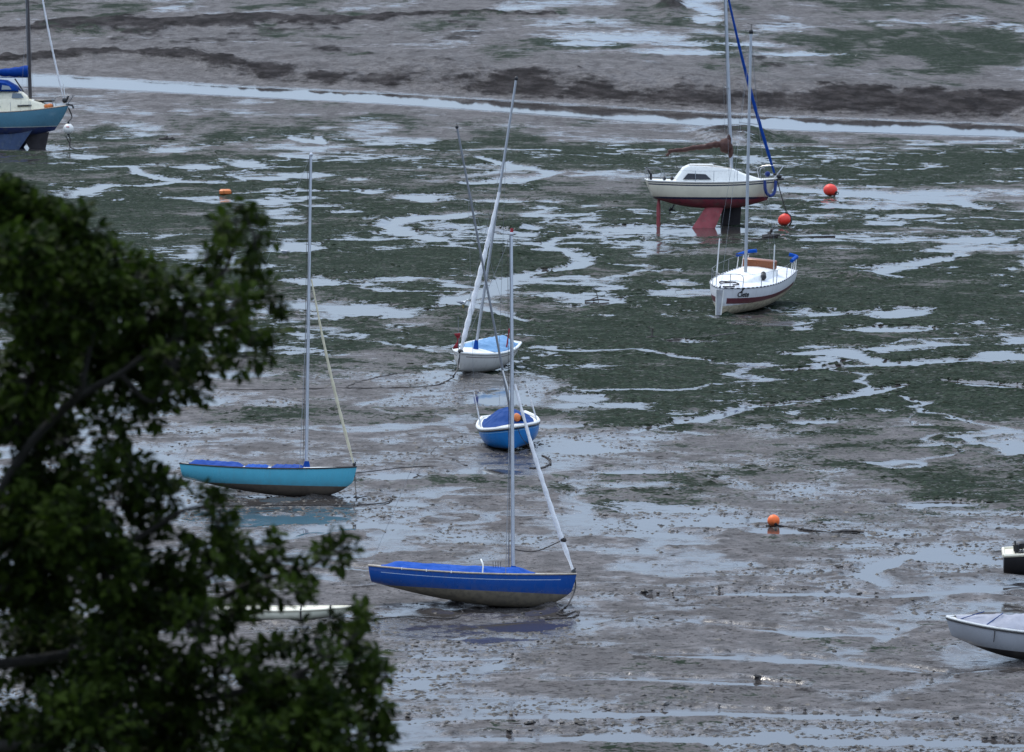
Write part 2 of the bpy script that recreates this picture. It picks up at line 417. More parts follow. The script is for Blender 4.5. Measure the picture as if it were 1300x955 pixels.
# ============================================================ 3 · white dinghy with the leaning mast
wm = hull_mat('white_dinghy_hull', (.62, .60, .57), (.30, .25, .18), .16, stripes=[(.13, .16, .03, .96, (.12, .09, .09))], rough=.3, stain=.55)
r3 = thing('sailing_dinghy', 'white dinghy with light blue cover, mast leaning to the right and white furled jib', 'sailing boat', at(611, 469), (R(-6.5), R(2), R(-90 - 22)))
H3 = Hull(5.0, 1.95, 1.02, .86, .88, .3, .35, rb=.2, rs=.1, tr=.62, tm=.42, bp=1.9, a=.6, c=1.0, t0=.5, kpb=2.6, kps=2)
H3.build(r3, wm); H3.deck(r3, M['white'], .09); H3.rail(r3, M['white'], .05, .01, .015)
H3.cover(r3, M['paleblue'], .05, .62, .26, seed=3, width=.86)
b3 = Vector((.82, 0, .98)); t3 = Vector((.55, .55, 11.9))
mast_part(r3, b3, t3, .06, .045, M['alloy'])
col_ = MB(); col_.tube([b3 - Vector((0, 0, .05)), b3 + Vector((0, 0, .34))], [.12, .07], 10); col_.build('mast_collar', M['deepcloth'], r3)
bw3 = Vector((2.42, 0, 1.06)); furled(r3, bw3, lerp(b3, t3, .58), .11, M['sail'], seed=5)
for sd in (1, -1): wire(r3, H3.sheer(.6, sd, -.03), lerp(b3, t3, .75), .006)
mb = MB(); mb.tube([(2.3, -.12, 1.0), (2.27, -.3, 2.4)], .014, 6); fs = mb.build('flagstaff', M['wire'], r3)
mb = MB(); rr_ = []
for i in range(7): q = i / 6; rr_.append([(2.29 - .02 * q, -.16 - .03 * math.sin(q * 5), 1.15 + .62 * q), (2.29 - .02 * q + .1 + .08 * math.sin(q * 7), -.28 - .07 * math.cos(q * 6), 1.1 + .62 * q)])
mb.loft(rr_, closed=False, cap=False); o = mb.build('flag', M['redcloth'], fs); o.modifiers.new('solid', 'SOLIDIFY').thickness = .01
mb = MB(); mb.tube([(-.75, .7, .95), (-.76, .74, 1.7)], .03, 6); mb.build('tiller_post', M['redcloth'], r3)
settle(r3, .06)

# ============================================================ 4 · small bright blue boat, bow on
bm = hull_mat('bright_blue_hull', (.005, .16, .46), (.13, .11, .08), .10, stripes=[(.11, .125, .0, 1., (.25, .45, .62))], rough=.22, stain=.2)
r4 = thing('sailing_dinghy', 'small bright blue boat seen bow on, faded navy cover and dark leaning mast', 'sailing boat', at(648, 565), (R(7), R(1), R(-90 + 4)))
H4 = Hull(4.4, 2.15, .88, .74, .76, .12, .25, rb=.08, rs=.08, tr=.72, tm=.5, bp=2.6, a=.45, c=1.0, t0=.5, kpb=2.4, kps=2, bmin=.05)
H4.build(r4, bm); H4.deck(r4, M['white'], .10); H4.rail(r4, M['white'], .055, .03, .0); H4.rail(r4, M['black'], .03, -.04, .02, 'rubbing_strake')
H4.cover(r4, M['navycloth'], .10, .80, .44, seed=8, width=.82, ends=.3)
b4 = Vector((.75, .12, .95)); t4 = Vector((.2, -.52, 11.4))
mast_part(r4, b4, t4, .042, .036, M['darkalloy'])
for sd in (1, -1): wire(r4, H4.sheer(.66, sd, -.06, .03), H4.sheer(.66, sd, -.06, .03) + Vector((0, -.10 if sd < 0 else -.22, 1.35)), .018, 'shroud', M['whitewire'], .75)
for sd in (1, -1): wire(r4, H4.sheer(.66, sd, -.06, 1.36) + Vector((0, -.10 if sd < 0 else -.22, 0)), lerp(b4, t4, .8), .005, 'shroud')
mb = MB(); mb.tube([(.98, .22, .92), (.93, .1, 2.1), (.9, .0, 2.75)], .025, 7); mb.build('white_pole', M['whitewire'], r4)
mb = MB(); mb.ball((1.0, .28, 1.05), .15, 1, .9, 1, 12, 8, fn=lambda q, p: q * (1 + .12 * math.sin(7 * p.x + 5 * p.z))); mb.build('orange_fender', M['boxorange'], r4)
mb = MB(); mb.ball((.96, .48, 1.0), .1, 1, .9, 1.2, 10, 8); mb.build('winch', M['black'], r4)
bw4 = H4.sheer(.985); rope_in(r4, [(bw4.x, .2, bw4.z), (bw4.x + .05, .3, .5), (bw4.x + .12, .55, .1)], .012)
settle(r4, .03)

# ============================================================ 5 · white yacht with maroon band, bow towards us
cm = hull_mat('white_hull_with_maroon_band', (.64, .64, .66), (.46, .39, .27), .56, stripes=[(.46, .72, .02, .965, (.11, .025, .035))], rough=.3, stain=.4)
r5 = thing('sailing_yacht', 'white yacht with maroon band and blue rail dodgers, seen from the bow', 'yacht', at(946, 391), (R(-4.5), R(3.5), R(-90 - 20)))
H5 = Hull(7.8, 2.9, 1.40, 1.2, 1.22, .10, .14, rb=.02, rs=.2, tr=.80, tm=.42, bp=1.8, a=.46, c=1.0, t0=.55, kpb=2.2, kps=2, bmin=.10)
H5.build(r5, cm); H5.deck(r5, M['deckgrey'], .10); dm = N('slotted_toe_rail'); do = dm.obj(); ds = dm.n('ShaderNodeSeparateXYZ'); dm.t.links.new(do, ds.inputs[0])
df = dm.math('GREATER_THAN', dm.math('FRACT', dm.math('MULTIPLY', ds.outputs[0], 3.4)), .42)
dm.pbsdf(Base_Color=dm.mix(df, (.6, .6, .6, 1), (.012, .012, .02, 1)), Roughness=.5)
H5.rail(r5, dm.mat, .03, -.01, .0, 'toe_rail')
xs = H5.sheer(1.0).x
st = MB(); st.loft([[(xs + .02, -.16, 1.30), (xs + .05, -.15, 1.30), (xs + .05, .15, 1.30), (xs + .02, .16, 1.30)], [(xs + .0, -.10, .12), (xs + .04, -.09, .12), (xs + .04, .09, .12), (xs, .10, .12)]]); st.build('stem_plate', mat('shade_grey_stem_plate', (.42, .42, .44), .4, 0, .4, 3, dirt=((.3, .18, .08), .5)), r5)  # flat white stem, its shade put into the grey base colour; brown dirt is stain
for sd in (1, -1):
    e = MB(); e.tube([(xs + .04, sd * .17, 1.31), (xs + .03, sd * .11, .10)], .03, 6); e.build('stem_edge', M['white'], r5)
coach(r5, [(-2.0, .85, .72, 1.20, 1.54), (-.3, .85, .70, 1.22, 1.57), (.7, .70, .56, 1.26, 1.52), (1.4, .5, .36, 1.30, 1.36)], M['white'])
mb = MB(); mb.box((-1.85, 0, 1.68), (.4, 1.5, .42), .04); mb.build('companionway_hatch', M['redwood'], r5)
b5 = Vector((.1, -.05, 1.55)); t5 = Vector((-.35, -.62, 12.3))
mo = mast_part(r5, b5, t5, .075, .06, M['alloy'])
sp = MB(); q5 = lerp(b5, t5, .075); sp.tube([q5 + Vector((0, -.62, -.08)), q5 + Vector((.03, 0, .0)), q5 + Vector((0, .62, .05))], .018, 5); sp.build('spinnaker_bracket', M['drift'], mo)
sp = MB(); sp.tube([t5 + Vector((0, -.3, .05)), t5 + Vector((0, .55, .0))], .012, 5); sp.tube([t5, t5 + Vector((0, 0, .35))], .012, 5); sp.tube([t5 + Vector((0, .2, .3)), t5 + Vector((0, -.2, .36))], .014, 5); sp.build('wind_vane', M['black'], mo)
for f_ in (.62,):
    q = lerp(b5, t5, f_); s2 = MB(); s2.tube([q + Vector((0, -.45, .0)), q, q + Vector((0, .45, .0))], .016, 5); s2.build('spreader', M['darkalloy'], mo)
for sd in (1, -1):
    e = H5.sheer(.54, sd, -.08, .02); wire(r5, e, e + Vector((0, -sd * .04, 1.75)), .02, 'shroud', M['whitewire'], 1.7); wire(r5, e + Vector((0, -sd * .04, 1.75)), lerp(b5, t5, .62) + Vector((0, sd * .45, 0)), .006)
    wire(r5, lerp(b5, t5, .62) + Vector((0, sd * .45, 0)), lerp(b5, t5, .97), .006)
wire(r5, (xs - .1, 0, 1.4), lerp(b5, t5, .96), .006, 'forestay'); wire(r5, (-3.6, 0, 1.22), t5, .006, 'backstay')
# pulpit, stanchions, lifelines
pul = MB()
for sd in (1, -1): pul.tube(smooth_path([H5.sheer(.86, sd, -.05, .0), H5.sheer(.87, sd, -.05, .55), H5.sheer(.97, sd, -.0, .62), Vector((xs + .1, 0, 2.0))]), .016, 6)
for sd in (1, -1): pul.tube([H5.sheer(.95, sd, -.02, .0), H5.sheer(.95, sd, -.02, .6)], .016, 6)
pul.build('pulpit', M['darkalloy'], r5)
for sd in (1, -1):
    tops = []
    for t in (.30, .50, .70):
        e = H5.sheer(t, sd, -.04); s2 = MB(); s2.tube([e, e + Vector((0, 0, .6))], .016, 6); s2.build('stanchion', M['darkalloy'], r5); tops.append(e + Vector((0, 0, .58)))
    ll = MB(); ll.tube([H5.sheer(.87, sd, -.05, .55)] + tops[::-1] + [H5.sheer(.1, sd, -.05, .6)], .006, 5); ll.build('lifeline', M['wire'], r5)
    d = MB(); pts = [H5.sheer(t, sd, -.05, .64) for t in (.02, .07, .12, .18)]; pts = [pts[0] + Vector((-.05, -sd * .35, .06))] + pts
    d.tube(smooth_path(pts), .085, 8); d.build('rail_dodger', M['bluecloth'], r5)
    for t in (.03, .10, .17):
        s2 = MB(); s2.tube([H5.sheer(t, sd, -.04), H5.sheer(t - .01, sd, -.05, .6)], .02, 6); s2.build('pushpit_leg', M['white'], r5)
for c_, r_ in (((.05, .78, 1.42), .14), ((-.2, .7, 1.5), .12)):
    mb = MB(); mb.ball(c_, r_, 1, 1, 1.1, 10, 8); mb.build('winch', M['black'], r5)
mb = MB(); mb.tube(smooth_path([(3.0, .3, 1.42), (2.6, .45, 1.42), (2.4, .1, 1.44), (2.9, -.3, 1.43), (2.5, -.4, 1.44), (2.3, .2, 1.44)]), .03, 6); mb.build('anchor_line', M['rope'], r5)
mb = MB(); mb.tube([(xs - .05, .1, 1.45), (xs - .5, .5, 1.43)], .035, 6); mb.tube([(xs - .15, -.05, 1.44), (xs + .1, .0, 1.42)], .04, 6); mb.build('anchor', M['black'], r5)
# name and little bird mark on the port bow
def on_side(H, side, t, drop, off=.012):
    u = H.side_u(t, drop); p = H.pt(t, u, side); du = H.pt(t, min(1, u + .03), side) - H.pt(t, u - .03, side); dt = H.pt(t - .02, H.side_u(t - .02, drop), side) - H.pt(t + .02, H.side_u(t + .02, drop), side)
    X = dt.normalized() if side > 0 else -dt.normalized(); Y = (du - X * du.dot(X)).normalized(); Z = X.cross(Y)
    return Matrix(((X.x, Y.x, Z.x, p.x + Z.x * off), (X.y, Y.y, Z.y, p.y + Z.y * off), (X.z, Y.z, Z.z, p.z + Z.z * off), (0, 0, 0, 1)))
def lettering(root, text, H, side, t, drop, size, material):
    cu = bpy.data.curves.new('lettering', 'FONT'); cu.body = text; cu.size = size; cu.extrude = .004; cu.offset = .006; cu.align_x = 'CENTER'
    tmp = bpy.data.objects.new('lettering_tmp', cu); col.objects.link(tmp)
    bpy.context.view_layer.update()
    me = bpy.data.meshes.new_from_object(tmp.evaluated_get(bpy.context.evaluated_depsgraph_get()))
    bpy.data.objects.remove(tmp); me.materials.clear(); me.materials.append(material)
    o = bpy.data.objects.new('lettering', me); col.objects.link(o); o.parent = root; o.matrix_local = on_side(H, side, t, drop); return o
lettering(r5, 'Clete', H5, 1, .86, .40, .34, M['maroonletter'])
mk = on_side(H5, 1, .875, .125, .014)
bird2d = [(-.13, -.10), (-.02, -.09), (.06, -.02), (.10, .06), (.16, .08), (.09, .12), (.03, .09), (.0, .02), (-.06, -.03)]
mb = MB(); mb.plate([mk @ Vector((a, b, 0)) for a, b in bird2d], (0, 0, 0), mk.to_3x3() @ Vector((0, 0, .006))); mb.build('emblem', M['maroonletter'], r5, smooth=False)
settle(r5, .06)

# ============================================================ 6 · white cruiser on twin keels with red bottom
ym = hull_mat('cream_white_hull_red_bottom', (.68, .62, .49), (.21, .03, .045), .54, stripes=[(.03, .075, .0, 1, (.012, .02, .05)), (.125, .195, .0, 1, (.012, .02, .05))], boot=(.11, (.015, .018, .05)), rough=.25, stain=.22)
r6 = thing('sailing_yacht', 'white cabin yacht with red bottom standing on keels, brown sail cover and blue furled jib', 'yacht', at(903, 288), (R(-1.0), R(.5), R(3)))
H6 = Hull(7.0, 2.55, 1.60, 1.44, 1.50, .46, .52, rb=.55, rs=.42, tr=.72, tm=.44, bp=1.9, a=.6, c=1.0, t0=.52, kpb=2.3, kps=1.9)
ZO = .98                                    # canoe body bottom above the mud
def lift(o, z=ZO): o.location.z += z; return o
parts6 = []
def p6(o): parts6.append(o); return o
p6(H6.build(r6, ym)); p6(H6.deck(r6, M['white'], .08)); p6(H6.rail(r6, M['white'], .03, .02, -.01, 'toe_rail'))
p6(coach(r6, [(-1.95, .80, .72, 1.46, 1.60), (-1.55, .82, .70, 1.44, 2.18), (-1.2, .84, .72, 1.44, 2.34), (.3, .84, .68, 1.44, 2.26), (1.05, .76, .60, 1.45, 2.14), (1.7, .62, .46, 1.48, 1.86), (2.4, .40, .26, 1.52, 1.64), (2.7, .26, .16, 1.54, 1.57)], M['white']))
for sd in (1, -1):
    mb = MB(); y0, y1 = sd * .855, sd * .80
    mb.plate([(-1.62, y0, 1.58), (-.1, y0, 1.58), (-.4, y1, 1.86), (-1.35, y1, 1.90)], (0, 0, 0), (0, sd * .02, 0)); p6(mb.build('cabin_window', M['glass'], r6, smooth=False))
mb = MB(); mb.box((-.55, 0, 2.33), (1.2, .75, .07), .02); p6(mb.build('sliding_hatch', M['white'], r6))
mb = MB(); mb.tube([(-1.3, -.62, 2.34), (-.3, -.64, 2.31), (1.0, -.55, 2.18)], .022, 6); p6(mb.build('grab_rail', M['wood'], r6))
b6 = Vector((1.05, 0, 2.16)); t6 = Vector((.62, 0, 11.6))
mo6 = p6(mast_part(r6, b6, t6, .085, .07, M['alloy']))
for f_ in (.45, .80):
    q = lerp(b6, t6, f_); s2 = MB(); s2.tube([q + Vector((-.2, -.75, .05)), q, q + Vector((-.2, .75, .05))], .02, 5); s2.build('spreader', M['darkalloy'], mo6)
# boom under a brown cover with a bundle at the mast
mb = MB(); n = 22; pts = []; rad = []
for i in range(n + 1):
    q = i / n; pts.append(Vector((-2.35 + 3.3 * q, -.02, 3.02 + .50 * q ** 1.1 + .02 * math.sin(q * 19)))); rad.append((.09 + .11 * q) * (1 + .13 * math.sin(i * 2.3)) if q < .97 else .17)
mb.tube(pts, rad, 10); bo = p6(mb.build('boom_cover', M['browncloth'], r6, angle=70))
mb = MB(); mb.ball((.72, -.03, 3.35), .42, .85, .7, .95, 16, 12, fn=lambda q, p: q * (1 + .16 * math.sin(5 * p.x + 9 * p.z) * math.sin(4 * p.y + 6 * p.x))); mb.ball((.98, -.02, 3.05), .22, .7, .7, 1.7, 12, 8); mb.ball((.9, 0, 3.65), .2, .7, .7, 1.6, 12, 8); mb.build('bundle', M['browncloth'], bo, angle=70)
mb = MB(); mb.tube([(-2.25, -.02, 2.96), (-2.45, -.02, 2.8)], .07, 7); mb.build('cover_end', M['browncloth'], bo)
mb = MB(); mb.tube([(-2.0, 0, 2.94), (-1.85, 0, 2.0)], .012, 5); p6(mb.build('mainsheet', M['rope'], r6))
p6(furled(r6, (3.36, 0, 1.85), lerp(b6, t6, 1.04), .088, M['deepcloth'], taper=(.6, .6), lumps=.06, seed=9))
mb = MB(); mb.ball((2.95, -.25, 1.86), .15, 1, 1, 1, 10, 8); p6(mb.build('furling_line', M['bluerope'], r6))
for sd in (1, -1):
    e = H6.sheer(.62, sd, -.08); p6(wire(r6, e, lerp(b6, t6, .45) + Vector((-.2, sd * .75, .05)), .007))
    p6(wire(r6, lerp(b6, t6, .45) + Vector((-.2, sd * .75, .05)), lerp(b6, t6, .8), .007))
pul = MB()
for sd in (1, -1):
    pul.tube(smooth_path([H6.sheer(.87, sd, -.06), H6.sheer(.865, sd, -.06, .62), Vector((3.3, sd * .2, 2.32)), Vector((3.95, 0, 2.30))]), .02, 6)
    pul.tube([H6.sheer(.97, sd, -.03), Vector((3.85, sd * .04, 2.30))], .02, 6)
p6(pul.build('pulpit', M['steel'], r6))
mb = MB(); mb.tube([(3.4, 0, 1.56), (3.85, 0, 1.60)], .06, 7); mb.ball((3.6, 0, 1.72), .12, 1.2, .6, 1, 10, 8); p6(mb.build('bow_roller', M['black'], r6))
for sd in (1, -1):
    push = MB(); push.tube(smooth_path([H6.sheer(.12, sd, -.06), H6.sheer(.115, sd, -.06, .6), H6.sheer(.0, sd, -.08, .62), Vector((-3.5, sd * .25, 2.14))]), .018, 6); push.tube([H6.sheer(.01, sd, -.08), H6.sheer(.0, sd, -.08, .62)], .018, 6); p6(push.build('pushpit', M['darkalloy'], r6))
for sd in (1, -1):
    for t in (.36, .50, .68):
        e = H6.sheer(t, sd, -.05); s2 = MB(); s2.tube([e, e + Vector((0, 0, .62))], .017, 6); p6(s2.build('stanchion', M['steel'], r6))
    ll = MB(); ll.tube([H6.sheer(t, sd, -.05, .6) for t in (.115, .36, .50, .68, .865)], .006, 5); p6(ll.build('lifeline', M['wire'], r6))
mb = MB(); mb.box((-3.3, -.5, 1.72), (.14, .14, .4), .03); mb.tube([(-3.35, -.5, 1.9), (-3.55, -.52, 2.2)], .05, 6); p6(mb.build('stern_bracket', M['black'], r6))
for x in (-2.6, -2.2):
    mb = MB(); mb.ball((x, -.8, 1.62), .1, 1, 1, 1.1, 10, 6); p6(mb.build('winch', M['black'], r6))
mb = MB(); mb.tube(smooth_path([(2.75, -.82, 1.55), (2.8, -.86, 1.0), (3.05, -.66, .72), (3.32, -.42, .9), (3.4, -.24, 1.5)], 8), .085, 8); p6(mb.build('blue_mooring_strop', M['bluerope'], r6))
for o in parts6: lift(o)
# keels, skeg, rudder leg
def keel(y, name, material, top, bot, th=.09):
    mb = MB(); rings = []
    for i in range(7):
        q = i / 6; x0 = top[0] + (bot[0] - top[0]) * q; x1 = top[1] + (bot[1] - top[1]) * q; z = top[2] + (bot[2] - top[2]) * q
        n = 10; ring = []
        for k in range(n): c = k / n * 2 * PI; ring.append((x0 + (x1 - x0) * (.5 + .5 * math.cos(c)), y + (y * .35) * q + th * math.sin(c) * (1 - .3 * math.cos(c)), z))
        rings.append(ring)
    mb.loft(rings); return mb.build(name, material, r6)
keel(-.55, 'bilge_keel', M['redfoul'], (-.35, .62, ZO + .12), (-1.12, .12, -.06))
keel(.62, 'bilge_keel', M['darkfoul'], (.62, 1.66, ZO + .12), (.55, 1.62, -.06), .12)
mb = MB(); mb.tube([(-2.83, -.1, ZO + .55), (-2.84, -.1, -.1)], .075, 8); mb.box((-2.84, -.1, .6), (.2, .06, 1.2), .02); mb.build('rudder_leg', M['redfoul'], r6)
mb = MB(); mb.tube([(-2.0, 0, ZO + .2), (-2.15, 0, ZO - .1)], .05, 6)
for k in range(3): t = k * 2.09 + .4; mb.ball((-2.22, .14 * math.cos(t), ZO - .1 + .14 * math.sin(t)), .12, .35, .6 + .4 * abs(math.cos(t)), .6 + .4 * abs(math.sin(t)), 8, 6)
mb.tube([(-1.95, 0, ZO - .1), (-2.3, 0, ZO - .1)], .04, 6); mb.build('propeller', M['black'], r6)
bpy.context.view_layer.update()

# ============================================================ 7 · blue cruising yacht at the left edge
lm = hull_mat('slate_blue_hull', (.085, .21, .29), (.012, .028, .12), .62, stripes=[(0, .03, 0, 1, (.10, .05, .05))], boot=(.035, (.5, .5, .45)), rough=.22, stain=.15)
r7 = thing('sailing_yacht', 'slate blue cruising yacht on bilge keels with blue sail cover, cut by the left edge', 'yacht', at(1, 188), (0, R(-.5), R(-4)))
H7 = Hull(9.0, 2.9, 1.98, 1.62, 1.66, .35, .6, rb=.95, rs=.4, tr=.6, tm=.45, bp=1.8, a=.62, c=1.0, t0=.55, kpb=2.4, kps=2)
Z7 = .78; parts7 = []
def p7(o): parts7.append(o); return o
p7(H7.build(r7, lm)); p7(H7.deck(r7, M['cream'], .1)); p7(H7.rail(r7, M['wood'], .03, .02, -.01, 'toe_rail'))
p7(coach(r7, [(-2.2, .95, .85, 1.62, 2.45), (.9, .98, .84, 1.68, 2.5), (2.0, .82, .66, 1.72, 2.42), (2.8, .6, .45, 1.80, 2.2), (3.3, .42, .3, 1.86, 1.96)], M['cream']))
p7(coach(r7, [(-2.1, .75, .68, 2.4, 3.0), (.9, .75, .66, 2.4, 3.0), (1.5, .66, .5, 2.4, 2.86), (1.95, .55, .4, 2.38, 2.48)], M['cream'], 'doghouse'))
palewin = mat('pale_reflecting_window', (.16, .2, .24), .1, 0, .1); vinyl = mat('clear_vinyl', (.3, .33, .36), .15)
for sd in (1, -1):
    for (x0, x1, z0, z1) in ((-1.6, .1, 1.95, 2.25), (.9, 1.6, 2.52, 2.82)):
        y = sd * (.985 if z0 < 2.3 else .745)
        mb = MB(); mb.plate([(x0, y, z0), (x1 + .1, y * .98, z0), (x1 - .1, y * .95, z1), (x0 + .05, y * .97, z1)], (0, 0, 0), (0, sd * .02, 0)); p7(mb.build('cabin_window', palewin, r7, smooth=False))
b7 = Vector((2.0, 0, 2.4)); t7 = Vector((1.9, 0, 13.2))
p7(mast_part(r7, b7, t7, .12, .09, M['brownmast']))
mb = MB(); n = 20; pts = []; rad = []
for i in range(n + 1):
    q = i / n; pts.append(Vector((-2.4 + 4.32 * q, 0, 4.12 + .1 * q ** 2))); rad.append((.16 + .26 * q ** 2.2) * (1 + .07 * math.sin(i * 2.1)))
mb.tube(pts, rad, 10); bo7 = p7(mb.build('boom_cover', M['deepcloth'], r7, angle=70))
mb = MB(); mb.tube([(-2.6, 0, 3.86), (1.95, 0, 3.86)], .06, 8); mb.build('boom', M['alloy'], bo7)
rings = []
for (x, w, z) in ((-.9, .85, 3.5), (-.2, .86, 3.68), (.5, .84, 3.6), (1.1, .8, 3.25), (1.3, .78, 3.0)):
    rings.append([(x, -w, 2.96), (x, -w * .96, z - .12), (x, -w * .6, z), (x, 0, z + .04), (x, w * .6, z), (x, w * .96, z - .12), (x, w, 2.96)])
mb = MB(); mb.loft(rings, closed=False, cap=False); sh = p7(mb.build('sprayhood', M['deepcloth'], r7)); sh.modifiers.new('solid', 'SOLIDIFY').thickness = .02
for sd in (1, -1):
    mb = MB(); mb.plate([(.25, sd * .875, 3.08), (.9, sd * .845, 3.08), (.75, sd * .835, 3.3), (.3, sd * .855, 3.38)], (0, 0, 0), (0, sd * .012, 0)); mb.build('window', vinyl, sh, smooth=False)
mb = MB(); mb.tube([(1.05, -.3, 3.75), (1.5, -.35, 3.1), (1.62, -.35, 2.9)], .05, 7); p7(mb.build('ventilator', M['black'], r7))
mb = MB(); mb.box((2.9, 0, 2.3), (1.3, .7, .16), .05); p7(mb.build('liferaft_case', M['black'], r7))
mb = MB(); mb.ball((3.35, -.45, 1.98), .17, 1.5, 1, .9, 12, 8); mb.ball((3.1, -.42, 1.96), .15, 1, 1, .9, 12, 8); p7(mb.build('orange_fender', M['boxorange'], r7))
mb = MB(); mb.tube([(1.3, -.92, 2.02), (2.2, -.8, 2.04)], .06, 6); p7(mb.build('boathook', M['black'], r7))
p7(furled(r7, (4.2, 0, 2.35), (2.35, 0, 12.9), .06, M['sail'], taper=(.4, .7), lumps=.1, seed=4)); p7(wire(r7, (4.35, 0, 2.05), (4.18, 0, 3.4), .03, 'forestay', M['whitewire']))
pul = MB()
for sd in (1, -1): pul.tube(smooth_path([H7.sheer(.9, sd, -.05), H7.sheer(.9, sd, -.05, .6), Vector((4.4, sd * .2, 2.62)), Vector((4.95, 0, 2.62))]), .02, 6); pul.tube([H7.sheer(.985, sd, -.02), Vector((4.85, sd * .05, 2.62))], .02, 6)
p7(pul.build('pulpit', M['darkalloy'], r7))
mb = MB(); mb.tube([(4.35, 0, 2.05), (4.75, 0, 2.0), (4.85, 0, 1.78)], .07, 7); mb.ball((4.25, 0, 2.3), .16, 1, .7, 1.1, 10, 8); mb.tube([(4.3, .1, 2.1), (4.5, .1, 2.6)], .06, 6); p7(mb.build('anchor', M['black'], r7))
for sd in (1, -1):
    for t in (.45, .60, .74):
        e = H7.sheer(t, sd, -.05); s2 = MB(); s2.tube([e, e + Vector((0, 0, .62))], .017, 6); p7(s2.build('stanchion', M['steel'], r7))
    for tx in (.70, .76):
        p7(wire(r7, H7.sheer(tx - .03, sd, -.05), lerp(b7, t7, .6 if tx < .73 else .95), .007))
for o in parts7: lift(o, Z7)
for sd in (-1, 1):
    mb = MB(); rings = []
    for i in range(6):
        q = i / 5; n = 10; x0 = -1.1 - .2 * q; x1 = 2.2 - .85 * q; ring = []
        for k in range(n): c = k / n * 2 * PI; ring.append((x0 + (x1 - x0) * (.5 + .5 * math.cos(c)), sd * (.7 + .35 * q) + .1 * math.sin(c), Z7 + .4 - (Z7 + .45) * q))
        rings.append(ring)
    mb.loft(rings); mb.build('bilge_keel', M['bluefoul'], r7)
mb = MB(); mb.loft([[(1.4, -.12, Z7 + .1), (3.2, -.08, Z7 + .25), (3.2, .08, Z7 + .25), (1.4, .12, Z7 + .1)], [(1.9, -.1, -.05), (2.95, -.07, -.05), (2.95, .07, -.05), (1.9, .1, -.05)]]); mb.build('fin_keel', M['darkfoul'], r7)
bpy.context.view_layer.update()

# ============================================================ 8 · grey dinghy at the right edge
gm = hull_mat('pale_grey_hull', (.38, .39, .42), (.025, .02, .02), .34, rough=.22, stain=.15)
r8 = thing('covered_dinghy', 'pale grey dinghy with black bottom under grey canvas, cut by the right edge', 'dinghy', at(1316, 836), (R(-4), R(-3.5), R(180 + 4)))
H8 = Hull(5.0, 1.9, 1.02, .90, .9, .52, .4, rb=.18, rs=.1, tr=.65, tm=.45, bp=1.7, a=.62, c=.98, t0=.5, kpb=1.9, kps=2)
H8.build(r8, gm); H8.deck(r8, M['white'], .06); H8.rail(r8, M['white'], .03, .01, .015); H8.rail(r8, M['rubber'], .022, -.04, .02, 'rubbing_strake')
H8.cover(r8, M['greycloth'], .06, .95, .22, seed=12, width=.95, ends=.35)
for (t0, t1) in ((.93, .80), (.80, .70)):
    mb = MB(); a = H8.sheer(t0, 1, -.05, .05); mb.tube([a, Vector((H8.sheer(t1).x, 0, H8.zs(t1) + .27))], .012, 5); mb.build('cover_seam', M['navycloth'], r8)
mb = MB(); e = H8.sheer(.76, 1, .02, -.08); e2 = H8.sheer(.76, 1, .012, -.38); mb.tube([e, lerp(e, e2, .5) + Vector((0, .015, 0)), e2 + Vector((0, -.02, 0))], .012, 5); mb.build('hull_line', M['rope'], r8)
settle(r8, .05)

# ============================================================ 9 · black boat at the right edge
km = hull_mat('black_hull', (.012, .012, .014), (.02, .014, .014), .15, rough=.3, stain=.1)
r9 = thing('motor_boat', 'black motor boat with cream stern deck and navy cover, cut by the right edge', 'motor boat', at(1381, 738), (0, R(-4), R(-4)))
H9 = Hull(4.8, 1.9, 1.0, .92, .92, .2, .34, rb=.3, rs=-.04, tr=.86, tm=.4, bp=1.8, a=.5, c=1.0, t0=.5, kpb=2, kps=1.2)
H9.build(r9, km); H9.deck(r9, M['cream'], .03); H9.rail(r9, M['cream'], .05, .0, .0)
H9.cover(r9, M['navycloth'], .14, .9, .42, seed=21, width=.8, ends=.08)
mb = MB(); mb.box((-2.02, -.3, 1.08), (.18, .3, .26), .04); mb.tube([(-2.05, -.5, .95), (-2.05, -.5, 1.3)], .03, 6); mb.box((-1.9, .1, 1.1), (.3, .5, .22), .05); mb.build('outboard_bracket', M['black'], r9)
mb = MB(); mb.ball((-1.9, -.62, .96), .08, 1.2, .8, .8, 8, 6); mb.tube([(-1.96, -.62, .98), (-1.84, -.62, 1.05)], .02, 5); mb.build('cleat', M['black'], r9)
settle(r9, -.08)
# trailer-like legs keep it off the mud
for sd in (1, -1):
    mb = MB(); mb.box((.6, sd * .55, .0), (1.8, .16, .5), .04); mb.build('bilge_keel', M['darkfoul'], r9)

# ============================================================ 10 · low white skiff behind the tree
r10 = thing('rowing_skiff', 'low cream white skiff lying on the mud half hidden behind the tree', 'skiff', at(362, 786), (R(-2), 0, R(1)))
H10 = Hull(3.7, 1.2, .36, .30, .34, .12, .08, rb=.25, rs=.05, tr=.7, tm=.45, bp=1.8, a=.45, c=1.1, t0=.5, kpb=2, kps=2)
H10.build(r10, hull_mat('cream_skiff_hull', (.76, .74, .60), (.3, .27, .2), .02, rough=.4, stain=.2)); H10.deck(r10, M['cream'], .05); H10.rail(r10, M['cream'], .03)
for t in (.62, .84):
    mb = MB(); mb.tube([H10.sheer(t, -1, .03, -.25), H10.sheer(t, -1, .03, .03), H10.sheer(t, 1, .03, .03)], .025, 5); mb.build('strap', M['rope'], r10)
settle(r10, .02)
